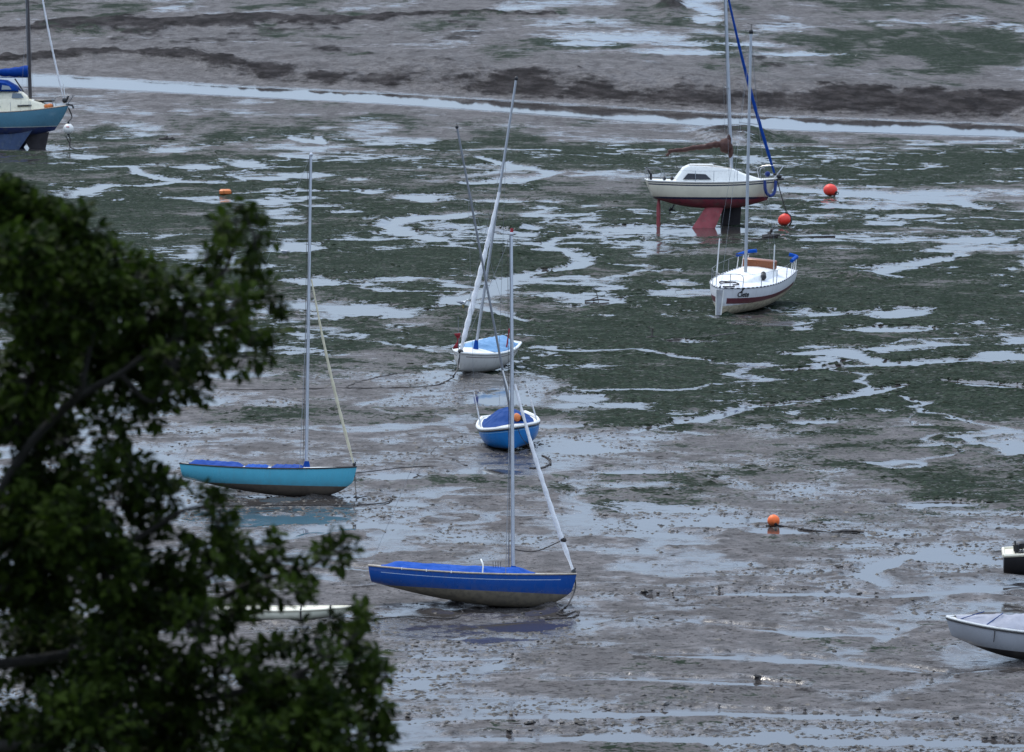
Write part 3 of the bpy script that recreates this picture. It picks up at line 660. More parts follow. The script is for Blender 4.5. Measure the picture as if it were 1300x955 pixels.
# ============================================================ buoys, floats, gulls
def dry(p): return p
def buoy(label, px, py, r, material, squash=.95, lug=(1, .2), z=None, group=None, two=False, tilt=None):
    p = at(px, py) if z is None else z
    t = thing('mooring_buoy', label, 'buoy', p, (0, 0, random.uniform(0, 6)), group)
    mb = MB(); mb.ball((0, 0, r * .86), r, 1, 1, squash, 22, 14)
    if two: mb.tube([(-.45 * r, 0, r * .9), (.75 * r, .2, r * .55)], r * .62, 14)
    mb.build('float', material, t)
    d = Vector((lug[0], lug[1], -.45)).normalized()
    k = MB(); c = Vector((0, 0, r * .86)) + d * r * .95
    k.tube([c - d * r * .2, c + d * r * .12], r * .28, 8)
    k.tube([c + Vector((r * .2 * math.cos(a), 0, r * .2 * math.sin(a))) + d * r * .25 for a in [x * .7 for x in range(10)]], r * .06, 5)
    k.build('mooring_eye', M['black'], t); t.rotation_euler.z = 0
    return t
buoy('red buoy lying in a shallow pool right of the white cabin yacht', 1054, 249, .40, M['redbuoy'], .88, (1, -.6), two=True)
buoy('orange buoy on open wet mud with a weedy rope trailing to the right', 982, 668, .195, M['orangebuoy'], 1.0, (.3, -.8))
BUOY_LINE[0] = -.24
hb = at(996, 288); hb.z = .38
t = thing('mooring_buoy', 'red buoy hanging from the bow of the white cabin yacht', 'buoy', hb)
mb = MB(); mb.ball((0, 0, .0), .33, 1.08, 1, 1.02, 20, 14, fn=lambda q, p: q + Vector((.05 * p.z, 0, 0))); mb.build('float', buoy_mat('clean_red_buoy_plastic', (.76, .035, .018)), t)
mb = MB(); mb.tube([(.05, -.02, .42), (.3, -.1, .22), (.36, -.12, -.12), (.2, -.05, -.38)], .045, 7); mb.ball((.1, 0, .36), .1, 1, 1, 1, 8, 6); mb.build('chain_strop', M['black'], t)
wb = at(87, 190); wb.z = 1.35
t = thing('mooring_buoy', 'round white buoy hanging from the bow of the slate blue yacht', 'buoy', wb)
mb = MB(); mb.ball((0, 0, 0), .34, 1, 1, 1, 20, 14); mb.build('float', M['whitebuoy'], t)
mb = MB(); mb.tube([(0, 0, .3), (0, 0, .46)], .07, 8); mb.tube([(0, 0, -.3), (.0, 0, -.44)], .08, 8); mb.build('mooring_eye', M['black'], t)
mb = MB(); mb.tube([(-.12, -.325, .14), (.08, -.325, .15)], .03, 6); mb.build('red_mark', M['redbuoy'], t)
fb = at(286, 248)
t = thing('float_block', 'faded orange block float lying on the dark weed left of the masts', 'float', fb, (0, 0, .15))
mb = MB(); mb.box((0, 0, .18), (.68, .42, .34), .09); mb.build('block', M['boxorange'], t)
mb = MB(); mb.tube([(-.345, 0, .2), (-.36, 0, .2)], .06, 8); mb.tube([(.33, -.1, .2), (.37, -.1, .2)], .06, 8); mb.tube([(-.1, -.222, .1), (-.1, -.222, .3)], .012, 5); mb.build('end_fitting', M['black'], t)

def gull(label, px, py, rz, standing=False):
    t = thing('seagull', label, 'bird', at(px, py), (0, 0, rz))
    z = .26 if standing else .16
    mb = MB(); rings = []
    for (x, r, dz) in ((-.27, .012, .03), (-.2, .045, .02), (-.08, .085, 0), (.04, .09, 0), (.12, .065, .03), (.155, .042, .075), (.175, .038, .10), (.205, .045, .13), (.235, .042, .14), (.262, .022, .135), (.272, .006, .13)):
        rings.append([(x, r * .9 * math.cos(k * PI / 5), z + dz + r * math.sin(k * PI / 5)) for k in range(10)])
    mb.loft(rings); body = mb.build('body', M['feather'], t)
    for sd in (1, -1):
        w = MB(); rings = []
        for (x, r, dz) in ((.09, .01, .03), (.05, .05, .03), (-.08, .06, .02), (-.22, .035, .03), (-.33, .006, .04)):
            rings.append([(x, sd * (.072 + .02 * math.cos(k * PI / 4)), z + dz + r * math.sin(k * PI / 4)) for k in range(8)])
        w.loft(rings); w.build('wing', M['greyfeather'], t)
    b = MB(); b.tube([(.268, 0, z + .128), (.315, 0, z + .118)], [.013, .004], 6); b.build('beak', M['beak'], t)
    for sd in (1, -1):
        l = MB(); l.tube([(0, sd * .035, z - .06), (.005, sd * .035, .0)], .008, 5); l.plate([(-.01, sd * .035, .004), (.05, sd * .015, .004), (.05, sd * .06, .004)], (0, 0, 0), (0, 0, .006)); l.build('leg', M['beak'], t)
gull('grey and white gull beside the pool left of the turquoise dinghy mast', 360, 324, 2.8)
gull('white gull standing at the edge of the winding creek', 588, 392, -.6, True)

# ============================================================ ropes and chains on the mud
def lay(name, label, pts, r, material=None, cat='rope', wob=.05, z0=.02):
    P = []
    for p in pts:
        if len(p) == 2: q = at(*p); q.z = z0
        else: q = Vector(p)
        P.append(q)
    P = smooth_path(P, 9); rr = random.Random(len(label))
    P = [p + Vector((rr.uniform(-1, 1) * wob, rr.uniform(-1, 1) * wob, 0)) if 0 < i < len(P) - 1 and p.z < .2 else p for i, p in enumerate(P)]
    mb = MB(); mb.tube(P, r, 6); c = sum(P, Vector()) / len(P); c.z = 0
    o = mb.build(name, material or M['rope'], None, loc=c); return tag(o, label, cat)
G = lambda px, py, z=.02: tuple(at(px, py, z))
bow_b = W(boat_blue, bbow); bow_t = W(boat_turq, tbow); bow3 = W(r3, (2.47, 0, .95)); bow6 = W(r6, (3.5, 0, 1.5 + ZO)); bow7 = W(r7, (4.5, 0, 1.85 + Z7))
lay('mooring_rope', 'dark rope dropping from the royal blue bow into a small coil on the mud', [tuple(bow_b), tuple(bow_b + Vector((.05, -.05, -.45))), G(721, 768, .25), G(714, 775), G(708, 778), G(716, 781), G(732, 776), G(733, 781), G(718, 785), G(692, 786)], .022)
lay('mooring_rope', 'thin dark rope from under the royal blue dinghy across its reflection', [G(588, 772), G(583, 783), G(565, 785), G(520, 783), G(475, 786)], .016)
lay('mooring_rope', 'dark rope hanging straight from the turquoise bow into a wide loop', [tuple(bow_t), tuple(bow_t + Vector((.03, -.06, -.5))), G(452, 629, .3), G(452, 632), G(475, 630), G(496, 632), G(490, 638), G(455, 641), G(400, 641), G(330, 642), G(270, 642)], .020)
lay('mooring_rope', 'long rope stretched from the turquoise bow towards the small bright blue boat', [tuple(bow_t + Vector((.02, -.05, -.25))), G(475, 598, .5), G(510, 594, .25), G(545, 592, .1), G(570, 592), G(592, 591), G(570, 587), G(552, 581), G(549, 573), G(556, 567)], .018)
lay('mooring_rope', 'dark rope arc on the mud right of the small bright blue boat', [G(672, 594), G(688, 594), G(698, 589), G(697, 583), G(688, 578)], .022)
lay('mooring_rope', 'thin rope lying beside the pool below the small bright blue boat', [G(624, 608), G(632, 611), G(648, 612), G(668, 616), G(684, 618)], .016)
lay('mooring_rope', 'dark rope running from the white dinghy bow far left across the mud', [tuple(bow3), tuple(bow3 + Vector((-.08, -.12, -.5))), G(578, 474, .3), G(571, 482), G(553, 489), G(520, 492), G(470, 493), G(430, 493), G(380, 494), G(330, 495), G(250, 495)], .026)
lay('mooring_rope', 'short rope branching off the long rope left of the white dinghy', [G(438, 493), G(450, 487), G(475, 480), G(500, 475), G(520, 473)], .024)
lay('mooring_chain', 'dark chain from the red buoy under the white cabin yacht bow', [tuple(bow6), tuple(bow6 + Vector((.25, -.1, -.9))), (hb.x + .1, hb.y, hb.z + .4)], .03, wob=0)
lay('mooring_chain', 'dark chain sagging from the hanging red buoy to the mud', [(hb.x + .25, hb.y, hb.z - .36), G(1004, 291, .1), G(1015, 294), G(1030, 296), G(1055, 297)], .035)
lay('mooring_chain', 'weedy chain lying beyond the white yacht with the maroon band', [G(950, 303), G(965, 304), G(978, 303), G(990, 302), G(1020, 301), G(1060, 300)], .04)
lay('mooring_chain', 'dark chain above the white buoy at the slate blue bow', [tuple(bow7), tuple(bow7 + Vector((.22, -.05, -.6))), (wb.x, wb.y, wb.z + .45)], .05, wob=0)
lay('mooring_chain', 'dark chain trailing right from under the white buoy', [(wb.x, wb.y, wb.z - .42), (wb.x + .12, wb.y, .65), (wb.x + .1, wb.y - .2, .25), G(96, 190), G(120, 191), G(150, 190), G(188, 190)], .04)
lay('mooring_chain', 'dark chain curving over the mud right of the white buoy', [(wb.x - .15, wb.y, wb.z - .5), G(90, 183, .1), G(104, 180), G(116, 183), G(128, 188)], .035)
lay('mooring_rope', 'weedy rope trailing right from the orange buoy', [G(985, 667), G(1000, 669), G(1020, 672), G(1045, 675), G(1066, 677), G(1088, 677)], .03)
lay('branch', 'thin dark branch lying on weed below the maroon banded yacht', [G(838, 433), G(860, 431), G(890, 428), G(918, 425), G(935, 423)], .04, M['drift'], 'branch')
def driftwood(label, px, py, pieces, s=1.):
    t = thing('driftwood', label, 'driftwood', at(px, py)); mb = MB()
    for (a, b, r) in pieces: mb.tube(smooth_path([Vector(a) * s, (Vector(a) + Vector(b)) * .5 * s + Vector((.05, .05, .04)), Vector(b) * s]), [r * s] * 7 + [r * s * .8] * 7 + [r * s * .5], 6)
    mb.build('stick', M['drift'], t)
driftwood('tangle of dark driftwood with one stick standing up by the creek', 758, 383, [((-.9, 0, .05), (.9, .1, .08), .07), ((-.3, .2, .05), (.7, -.2, .12), .06), ((.1, 0, .0), (-.35, .1, 1.1), .035), ((-.6, .1, .05), (.1, .3, .3), .05)], .62)
driftwood('small forked stick standing in the weed left of the thin branch', 826, 430, [((0, 0, 0), (.08, 0, .45), .035), ((.03, 0, .25), (-.12, 0, .5), .02), ((-.2, 0, .03), (.3, .1, .04), .04)])
driftwood('dark lump of weed and wood at the end of the weedy chain', 978, 303, [((-.4, 0, .08), (.4, .1, .1), .14), ((-.2, .1, .05), (.1, 0, .5), .10), ((.0, 0, .1), (.5, .0, .2), .09)])
driftwood('dark weed covered log at the end of the trailing weedy rope', 1076, 677, [((-.5, 0, .02), (.4, .05, .03), .06), ((-.2, .1, .02), (.5, -.15, .05), .045), ((-.45, -.12, .02), (.1, .12, .07), .035)])
driftwood('dark old anchor hump left of the creek in the upper left flats', 212, 178, [((-.9, 0, .1), (.9, 0, .15), .16), ((-.5, 0, .1), (.1, 0, .45), .12), ((.2, 0, .1), (.7, 0, .35), .1)], .6)

# ============================================================ the mudflat
def hashn(ix, iy, seed):
    h = (ix.astype(np.int64) * 374761393 + iy.astype(np.int64) * 668265263 + seed * 2147483647) & 0xFFFFFFFF
    h = ((h ^ (h >> 13)) * 1274126177) & 0xFFFFFFFF; h = h ^ (h >> 16)
    return (h & 0xFFFF).astype(np.float32) / 65535.
def vnoise(x, y, seed):
    ix = np.floor(x); iy = np.floor(y); fx = (x - ix).astype(np.float32); fy = (y - iy).astype(np.float32)
    fx = fx * fx * fx * (fx * (fx * 6 - 15) + 10); fy = fy * fy * fy * (fy * (fy * 6 - 15) + 10)
    a = hashn(ix, iy, seed); b = hashn(ix + 1, iy, seed); c = hashn(ix, iy + 1, seed); d = hashn(ix + 1, iy + 1, seed)
    return a + (b - a) * fx + (c - a) * fy + (a - b - c + d) * fx * fy
def ss(a, b, x):
    t = np.clip((x - a) / (b - a), 0, 1); return t * t * (3 - 2 * t)
def fbm(x, y, octv, seed, gain=.5):
    s = 0; amp = 1; tot = 0
    ca, sa = math.cos(.6), math.sin(.6)
    for o in range(octv):
        s = s + amp * vnoise(x, y, seed + o * 17); tot += amp; amp *= gain
        x, y = (x * ca - y * sa) * 2.03 + 5.3, (x * sa + y * ca) * 2.03 + 1.7
    return s / tot - .5
rows = np.concatenate([[-252, -245, -230, -200, -160, -120, -90, -70, -55], np.arange(-40, 1000, .75), np.arange(1000, 1340, 20)])
cols = np.concatenate([np.arange(-1500, -80, 60), np.arange(-80, 1380, 2.0), np.arange(1380, 2801, 60)])
PX, PY = np.meshgrid(cols, rows)
U = (PX - CX) / F; V = -(PY - CY) / F
DY = math.cos(PITCH) + V * math.sin(PITCH); DZ = -math.sin(PITCH) + V * math.cos(PITCH)
T = -CAMH / DZ; X = U * T; Y = DY * T
def bil(grid_y, grid_x, vals, px, py):
    vals = np.array(vals, dtype=np.float32); gy = np.array(grid_y, float); gx = np.array(grid_x, float)
    iy = np.clip(np.searchsorted(gy, py) - 1, 0, len(gy) - 2); ix = np.clip(np.searchsorted(gx, px) - 1, 0, len(gx) - 2)
    ty = np.clip((py - gy[iy]) / (gy[iy + 1] - gy[iy]), 0, 1); tx = np.clip((px - gx[ix]) / (gx[ix + 1] - gx[ix]), 0, 1)
    return (vals[iy, ix] * (1 - tx) + vals[iy, ix + 1] * tx) * (1 - ty) + (vals[iy + 1, ix] * (1 - tx) + vals[iy + 1, ix + 1] * tx) * ty
GX = [0, 200, 400, 600, 800, 1000, 1200]
AL = {12: (.45, .35, .15, .1, .1, .3, .5), 35: (.2, .1, .05, .05, .05, .1, .2), 60: (.05, .05, .05, .05, .4, .6, .55), 80: (0, 0, 0, .05, .35, .8, .85), 97: (0, 0, 0, 0, .05, .35, .45), 112: (0, 0, 0, 0, 0, 0, 0),
      135: (.15, .2, .2, .1, 0, 0, 0), 150: (.35, .4, .5, .55, .1, .1, .1), 165: (.5, .5, .4, .6, .3, .15, .15), 185: (.6, .5, .6, .8, .8, .6, .6), 205: (.9, .7, .85, .75, .85, .9, .95), 225: (.8, .7, .8, .55, .3, .8, .85),
      245: (.8, .65, .85, .5, .45, .55, .4), 265: (.8, .65, .9, .8, .85, .85, .45), 290: (.8, .7, .85, .8, .85, .8, .7), 330: (.8, .8, .85, .85, .85, .85, .6), 370: (.8, .7, .8, .8, .9, .9, .8), 400: (.7, .6, .75, .6, .85, .9, .9),
      440: (.6, .5, .8, .75, .85, .85, .8), 465: (.3, .3, .45, .65, .85, .85, .75), 485: (.3, .3, .55, .45, .75, .85, .8), 500: (.2, .2, .3, .35, .7, .85, .85), 522: (.15, .1, .55, .65, .65, .85, .85), 545: (.1, .1, .15, .35, .5, .65, .55),
      570: (.1, .05, .1, .25, .4, .35, .5), 610: (.05, .05, .1, .15, .33, .42, .5), 640: (.05, .05, .05, .08, .33, .38, .38), 670: (.05, .05, .05, .1, .12, .14, .2), 705: (.02, .02, .02, .04, .04, .05, .06), 820: (.05, .05, .1, .1, .05, .03, .03),
      850: (.1, .1, .35, .42, .12, .05, .05), 900: (.2, .2, .3, .2, .2, .1, .1), 960: (.3, .3, .3, .3, .3, .3, .3)}
alg = bil(list(AL), GX, list(AL.values()), PX, PY)
WT = {12: (.3,) * 7, 60: (.3, .3, .3, .35, .75, .55, .4), 100: (.25,) * 7, 150: (.45, .5, .45, .4, .4, .4, .4), 200: (.5, .55, .5, .45, .4, .4, .4), 240: (.5, .55, .55, .6, .5, .55, .5), 300: (.45, .5, .45, .4, .4, .45, .5), 360: (.4, .5, .5, .4, .35, .35, .45),
      420: (.4, .5, .45, .45, .4, .45, .5), 470: (.5, .55, .5, .45, .4, .5, .5), 520: (.55, .6, .45, .45, .45, .4, .45), 580: (.6, .6, .6, .5, .5, .5, .5), 640: (.5,) * 7, 720: (.5,) * 7, 800: (.5, .5, .5, .5, .55, .6, .5), 960: (.5,) * 7}
wet = bil(list(WT), GX, list(WT.values()), PX, PY)
n_big = fbm(X / 7.0, Y / 9.0, 5, 3); n_mid = fbm(X / 2.2, Y / 2.8, 4, 41); n_fine = fbm(X / .7, Y / .9, 3, 77)
n_alg = fbm(X / 5.0 + 40, Y / 6.5 + 9, 6, 101, .55)
s_px = .0441 * (PY + 255)
n_str = fbm(X / 5.5 + Y * .03, Y / 1.5, 5, 421, .55) * ss(560, 680, PY)
pool = n_str * 1.7 - .10 * ss(580, 680, PY) + (n_big * 2.3 + n_mid * 1.5 + n_fine * .5) - (.86 - wet * .75)
# channels and pools read off the photograph: polylines (points with half thickness) and ellipses
jit = n_mid * .9 + n_big * .6
def pline(pts, asp=5.0):
    best = np.full(PX.shape, -9., np.float32)
    for (x0, y0, h0), (x1, y1, h1) in zip(pts[:-1], pts[1:]):
        m = max(h0, h1) * 3 + 4
        sl = np.where((rows > min(y0, y1) - m) & (rows < max(y0, y1) + m))[0]
        sc_ = np.where((cols > min(x0, x1) - m * asp) & (cols < max(x0, x1) + m * asp))[0]
        if len(sl) == 0 or len(sc_) == 0: continue
        a, b, c, d = sl[0], sl[-1] + 1, sc_[0], sc_[-1] + 1
        px, py = PX[a:b, c:d] / asp, PY[a:b, c:d]; ax, bx = x0 / asp, x1 / asp
        L2 = (bx - ax) ** 2 + (y1 - y0) ** 2 + 1e-6
        t = np.clip(((px - ax) * (bx - ax) + (py - y0) * (y1 - y0)) / L2, 0, 1)
        dd = np.hypot(px - ax - t * (bx - ax), py - y0 - t * (y1 - y0)); h = h0 + (h1 - h0) * t
        best[a:b, c:d] = np.maximum(best[a:b, c:d], 1 - dd / h)
    return best
def ell(x, y, rx, ry): 
    return 1 - np.sqrt(((PX - x) / rx) ** 2 + ((PY - y) / ry) ** 2)
feat = np.full(PX.shape, -9., np.float32)
creeks = [
    [(706, 305, 1.5), (688, 312, 3), (719, 319, 3), (742, 333, 4), (738, 339, 4), (704, 344, 3.5), (669, 348, 3.5), (646, 356, 4), (631, 367, 5), (608, 375, 5), (577, 379, 4.5), (566, 384, 4), (600, 388, 3), (635, 398, 3), (669, 408, 2.5)],
    [(600, 271, 3), (569, 275, 5), (531, 277, 6), (494, 285, 6), (506, 294, 6), (538, 301, 5), (565, 306, 2)],
    [(608, 200, 2), (649, 211, 3), (681, 216, 3), (703, 220, 3.5), (690, 225, 3), (657, 229, 5), (594, 233, 3)],
    [(171, 214, 2), (176, 220, 3), (199, 226, 3), (228, 231, 4), (281, 233, 2)], [(228, 231, 3), (190, 236, 3), (135, 236, 3), (96, 246, 9)],
    [(372, 176, 2), (395, 180, 4), (410, 183, 2), (404, 175, 1.5)],
    [(1225, 325, 3), (1180, 332, 6), (1146, 338, 7), (1106, 347, 6), (1140, 353, 2)],
    [(800, 549, 4), (845, 541, 3), (888, 533, 4), (930, 524, 4), (954, 517, 4), (1031, 511, 3), (1092, 502, 4), (1146, 490, 3)],
    [(1200, 484, 2), (1240, 489, 4), (1300, 493, 3)], [(1000, 450, 2), (1069, 447, 6), (1127, 463, 5), (1223, 458, 4), (1290, 455, 2)], [(1000, 471, 3), (1060, 467, 3), (1127, 463, 3)],
    [(1180, 700, 1.5), (1146, 708, 3), (1119, 719, 4), (1096, 730, 5), (1127, 744, 3)], [(820, 757, 2), (942, 755, 4.5), (1030, 755, 4.5), (1127, 759, 4), (1223, 750, 6), (1300, 745, 10)],
    [(840, 788, 2), (930, 796, 3), (1030, 806, 6), (1127, 809, 3)], [(815, 832, 3), (954, 836, 7), (1069, 842, 7), (1190, 856, 3)], [(480, 835, 2), (560, 837, 4), (640, 836, 3)], [(700, 862, 4), (860, 864, 6), (1000, 872, 4)],
    [(380, 240, 1.5), (340, 243, 3), (300, 246, 2)], [(380, 243, 2), (440, 243, 2)], [(990, 241, 3), (1040, 244, 6), (1140, 250, 6), (1215, 252, 3)], [(1215, 252, 3), (1228, 262, 3), (1250, 266, 2)],
    [(60, 908, 4), (500, 915, 4), (900, 905, 6), (1200, 915, 4)], [(300, 940, 5), (760, 938, 7), (1300, 945, 4)], [(260, 715, 3), (330, 712, 4), (440, 722, 4), (520, 728, 2)],
    [(200, 700, 4), (330, 690, 5), (400, 672, 6), (470, 667, 7), (540, 672, 3)], [(430, 745, 2), (520, 742, 4), (560, 750, 3)]]
for c in creeks: feat = np.maximum(feat, pline([(x_, y_, h_ * (.72 if y_ < 560 else .9)) for (x_, y_, h_) in c]))
ells = [(895, 293, 95, 9), (800, 293, 40, 7), (1142, 398, 46, 8), (1046, 400, 42, 5), (1111, 419, 68, 6), (1019, 419, 22, 4), (877, 434, 34, 4), (371, 315, 38, 7), (396, 358, 40, 7), (446, 393, 62, 9), (372, 388, 30, 6), (469, 244, 22, 4),
        (346, 227, 24, 4), (454, 228, 18, 3), (530, 252, 40, 6), (442, 269, 26, 4), (410, 262, 24, 3), (630, 288, 22, 5), (673, 290, 18, 3), (671, 298, 22, 3), (635, 256, 34, 3), (770, 367, 26, 3), (760, 383, 45, 6), (254, 213, 32, 5), (315, 209, 22, 7), (218, 192, 32, 4),
        (870, 73, 40, 4), (790, 66, 70, 8), (745, 72, 40, 6), (935, 72, 45, 3), (880, 84, 60, 4), (1010, 84, 60, 4), (620, 599, 62, 7), (500, 605, 40, 7), (205, 582, 52, 10), (1290, 568, 40, 12), (1031, 536, 36, 5), (840, 680, 60, 7), (880, 690, 40, 5), (240, 510, 60, 8), (300, 476, 50, 7),
        (1255, 745, 80, 7), (990, 240, 40, 4), (1190, 245, 50, 4), (1060, 300, 60, 3), (590, 378, 14, 4), (865, 360, 30, 5), (845, 372, 28, 6), (848, 345, 22, 4), (1075, 263, 50, 3), (1245, 305, 45, 5), (700, 541, 40, 5), (735, 505, 40, 6), (640, 497, 30, 4), (665, 507, 24, 4),
        (980, 660, 60, 5), (990, 676, 40, 5), (600, 628, 70, 4), (520, 640, 40, 4), (1180, 640, 60, 4), (650, 795, 110, 9), (620, 812, 60, 5), (370, 660, 90, 10), (1280, 806, 50, 7), (800, 600, 60, 5), (690, 655, 50, 4), (640, 555, 50, 3), (10, 188, 60, 5), (220, 190, 40, 3)]
for e in ells: feat = np.maximum(feat, ell(e[0], e[1], e[2] * .95, e[3] * .82))
# far creek winding off behind the yacht mast
for e in [(893, 12, 24, 5), (882, 19, 16, 5), (896, 26, 14, 5), (905, 32, 12, 5), (894, 40, 18, 6)]: feat = np.maximum(feat, ell(*e))
feat = np.where(feat > -3, feat * .8 + jit * .95 + n_fine * .8, feat)
pool = np.maximum(pool, np.minimum(feat, 1.))
def keepout(x, y, rx, ry):                      # humps of firmer mud
    global pool
    w = np.clip(ell(x, y, rx, ry) * 2.5 + n_mid, 0, 1); pool = pool - w * 1.2
for k in [(640, 287, 30, 6), (1200, 362, 60, 6), (655, 322, 30, 5), (1240, 345, 40, 4)]: keepout(*k)
# thin winding rills draining the flats
for (sx, sy, sd, wd, hi) in [(11, 15, 611, .013, .7), (6, 8, 642, .012, .42)]:
    rn = np.abs(fbm(X / sx + n_mid * .25, Y / sy, 4, sd, .5)); msk = ss(-.02, .10, fbm(X / 16, Y / 22, 3, sd + 7)) * ss(165, 190, PY)
    pool = np.maximum(pool, np.where(rn < wd * 4, (1 - rn / (wd * (.5 + msk))) * .42 * hi + n_fine * .35 - (1 - msk) * .8, -9))
# river channel with its banks
yc = np.interp(PX, [-80, 0, 100, 330, 500, 650, 780, 900, 1000, 1150, 1300, 1400], [95, 97, 101, 114, 122, 132, 141, 148, 153, 158, 163, 166]) + n_mid * 1.0
hw = np.interp(PX, [0, 100, 330, 650, 900, 1300], [8, 7, 6.5, 7.5, 8.5, 8])
q = (yc - PY)                                   # > 0 beyond the channel
farz = ss(185, 140, PY)
bank_h = np.interp(PX, [-80, 200, 420, 600, 800, 900, 1000, 1100, 1400], [.9, .9, .95, 1.1, 1.2, 1.1, .95, .95, .9])
steep = np.interp(PX, [-80, 250, 430, 600, 860, 930, 1040, 1090, 1400], [26, 26, 24, 20, 18, 22, 24, 22, 22])
ledge = fbm(X / 9, Y / 22, 5, 211, .6); streak = fbm(X / 11, Y / 50, 6, 801, .62); streak2 = fbm(X / 5, Y / 26, 5, 877, .62); gate = ss(hw + 1, hw + 6, q)
z = np.zeros(PX.shape)
z += -.22 * ss(-45, -hw.mean() - 2, q) * (q < 0) - .22 * (q >= 0)
rise = ss(hw + 1, hw + steep, q + ledge * 5)
z += rise * (bank_h + .22)
B_ = 13
scarp = pline([(-80, 66 + B_, 3), (0, 66 + B_, 3.2), (150, 64 + B_, 3.5), (260, 72 + B_, 4.5), (330, 83 + B_, 7.5), (450, 93 + B_, 12), (560, 98 + B_, 16), (650, 104 + B_, 19), (780, 116 + B_, 21), (900, 120 + B_, 16), (1000, 127 + B_, 13), (1080, 122 + B_, 13), (1200, 125 + B_, 14), (1380, 130 + B_, 14)], 6)
scarp = np.maximum(scarp, pline([(640, 118 + B_, 4), (760, 124 + B_, 6), (860, 132 + B_, 5), (940, 138 + B_, 3)], 8))
rough_zone = np.clip(scarp * 1.1 + streak2 * 2.2, 0, 1) * (scarp > -1.2) * gate
z += gate * (rough_zone * .34 + np.clip(scarp + .5, 0, 1) * fbm(X / 2.2, Y / 9, 5, 733, .65) * .8)
# old ledges in the upper part: ridge at the upper left, broken ledges further right
ridge = pline([(-60, 58, 3), (30, 54, 4), (100, 50, 10), (150, 45, 12), (200, 39, 10), (300, 37, 8), (400, 39, 5), (470, 37, 4), (560, 32, 3), (700, 36, 2)], 8)
rdg = np.clip(ridge * 1.3 + streak2 * 2.0, 0, 1) * (ridge > -1)
z += rdg * .45 + np.clip(ridge + .4, 0, 1) * fbm(X / 2.2, Y / 12, 4, 733, .6) * .5
z += np.clip(ell(850, 25, 26, 13) + ledge * .5, 0, 1) * .8 * (PX < 872) + np.clip(ell(925, 24, 14, 7) + ledge * .5, 0, 1) * .5
mound = np.clip(ell(930, 170, 55, 9) * 1.6 + n_mid * 1.2 + streak2 * 1.4, 0, 1); z += mound * .55
farlow = farz * (q > 30); z += farlow * (streak * .55 + streak2 * .35)
chan = 1 - np.abs(q) / hw
gully = pline([(1100, 133, 1.2), (1086, 136, 1.6), (1076, 140, 2.0), (1073, 146, 2), (1075, 152, 1.5)], 3); pass
pool = np.where(q > hw, pool * .5 - .52 + (streak * 1.7 + streak2 * 1.3) * ss(40, 62, q) - rough_zone * .9 - rdg * .9 - .5 * ss(45, 20, q), pool)
pool = np.where((PY < 175) & (q < -hw), pool * .6 - .12 - .3 * ss(-34, -14, q) + streak2 * 1.5, pool)
pool = pool - .6 * np.clip(ell(890, 22, 130, 32) * 2, 0, 1)
pool = np.maximum(pool, np.where(q > hw, np.minimum(feat, 1.), -9))
pool = np.maximum(pool, np.where(np.abs(q) < hw * 1.25, chan * 2.0, -9))
for e in [(335, 645, 160, 24), (610, 792, 150, 24), (985, 404, 62, 12), (640, 488, 66, 18), (665, 588, 80, 16), (1290, 834, 90, 18), (900, 300, 90, 10), (1290, 745, 60, 12)]:
    pool = np.maximum(pool, np.minimum(ell(*e) * 1.1 - .10, .02 + n_fine * .35))
# small relief: pools are level, their edges low lips, the mud between lumpy
dryness = ss(.05, -.35, pool)
creek_lip = ss(-1.6, -.2, feat) * ss(.2, -.1, feat)
near = ss(300, 500, PY)
z += dryness * ((n_mid + .5) * .05 + n_fine * .05 * (PY > 150) + creek_lip * .07 + fbm(X / .25, Y / .3, 2, 501) * .022 * near)
z += np.where(PY > 300, n_big * .0, 0)
z -= ss(0, .25, pool) * .01
# each hull has worked itself a shallow hollow with a pushed up rim
for (x, y, rx, ry) in [(335, 628, 62, 7), (622, 772, 75, 9), (948, 396, 30, 6), (622, 469, 30, 7), (650, 569, 32, 6), (1285, 824, 70, 8), (362, 787, 80, 5)]:
    d_ = 1 - ell(x, y, rx, ry); z += np.exp(-((d_ - 1.05) / .16) ** 2) * (.07 + n_fine * .2 + n_mid * .15) - .06 * ss(1., .7, d_)
# humps of brown mud beside the creeks
for (x, y, rx, ry, hh) in [(640, 288, 34, 7, .22), (570, 287, 20, 5, .12), (1095, 353, 40, 4, .22), (650, 322, 40, 4, .12), (815, 447, 60, 6, .10), (320, 420, 60, 8, .08), (480, 282, 18, 8, .15), (930, 408, 40, 4, .05), (1040, 260, 40, 5, .1)]:
    z += np.clip(ell(x, y, rx, ry) * 1.4 + n_mid * 1.2 + n_fine * .6, 0, 1) * hh
n_al2 = fbm(X / 4.5, Y / 24, 5, 911, .6)
alg_f = alg * .95 + .03 + np.where(PY < 180, 2.2 * n_al2 + .3 * n_alg, n_alg * 1.05)
alg_f = np.where((q > -hw - 2) & (q < 34), np.minimum(alg_f, 0), alg_f)
bank = np.clip(rough_zone + rdg + mound * .8 + np.clip(ell(850, 24, 24, 12) * 2, 0, 1) * (PX < 874) + creek_lip * np.where(PY > 560, .1, .3) + farlow * np.clip(streak2 * 3 - .1, 0, .7), 0, 1)
nr, nc = PX.shape
co = np.stack([X, Y, z], -1).reshape(-1, 3).astype(np.float32)
idx = np.arange(nr * nc).reshape(nr, nc)
quads = np.stack([idx[:-1, :-1], idx[1:, :-1], idx[1:, 1:], idx[:-1, 1:]], -1).reshape(-1, 4)
me = bpy.data.meshes.new('mudflat')
me.vertices.add(len(co)); me.vertices.foreach_set('co', co.ravel())
me.loops.add(quads.size); me.loops.foreach_set('vertex_index', quads.ravel().astype(np.int32))
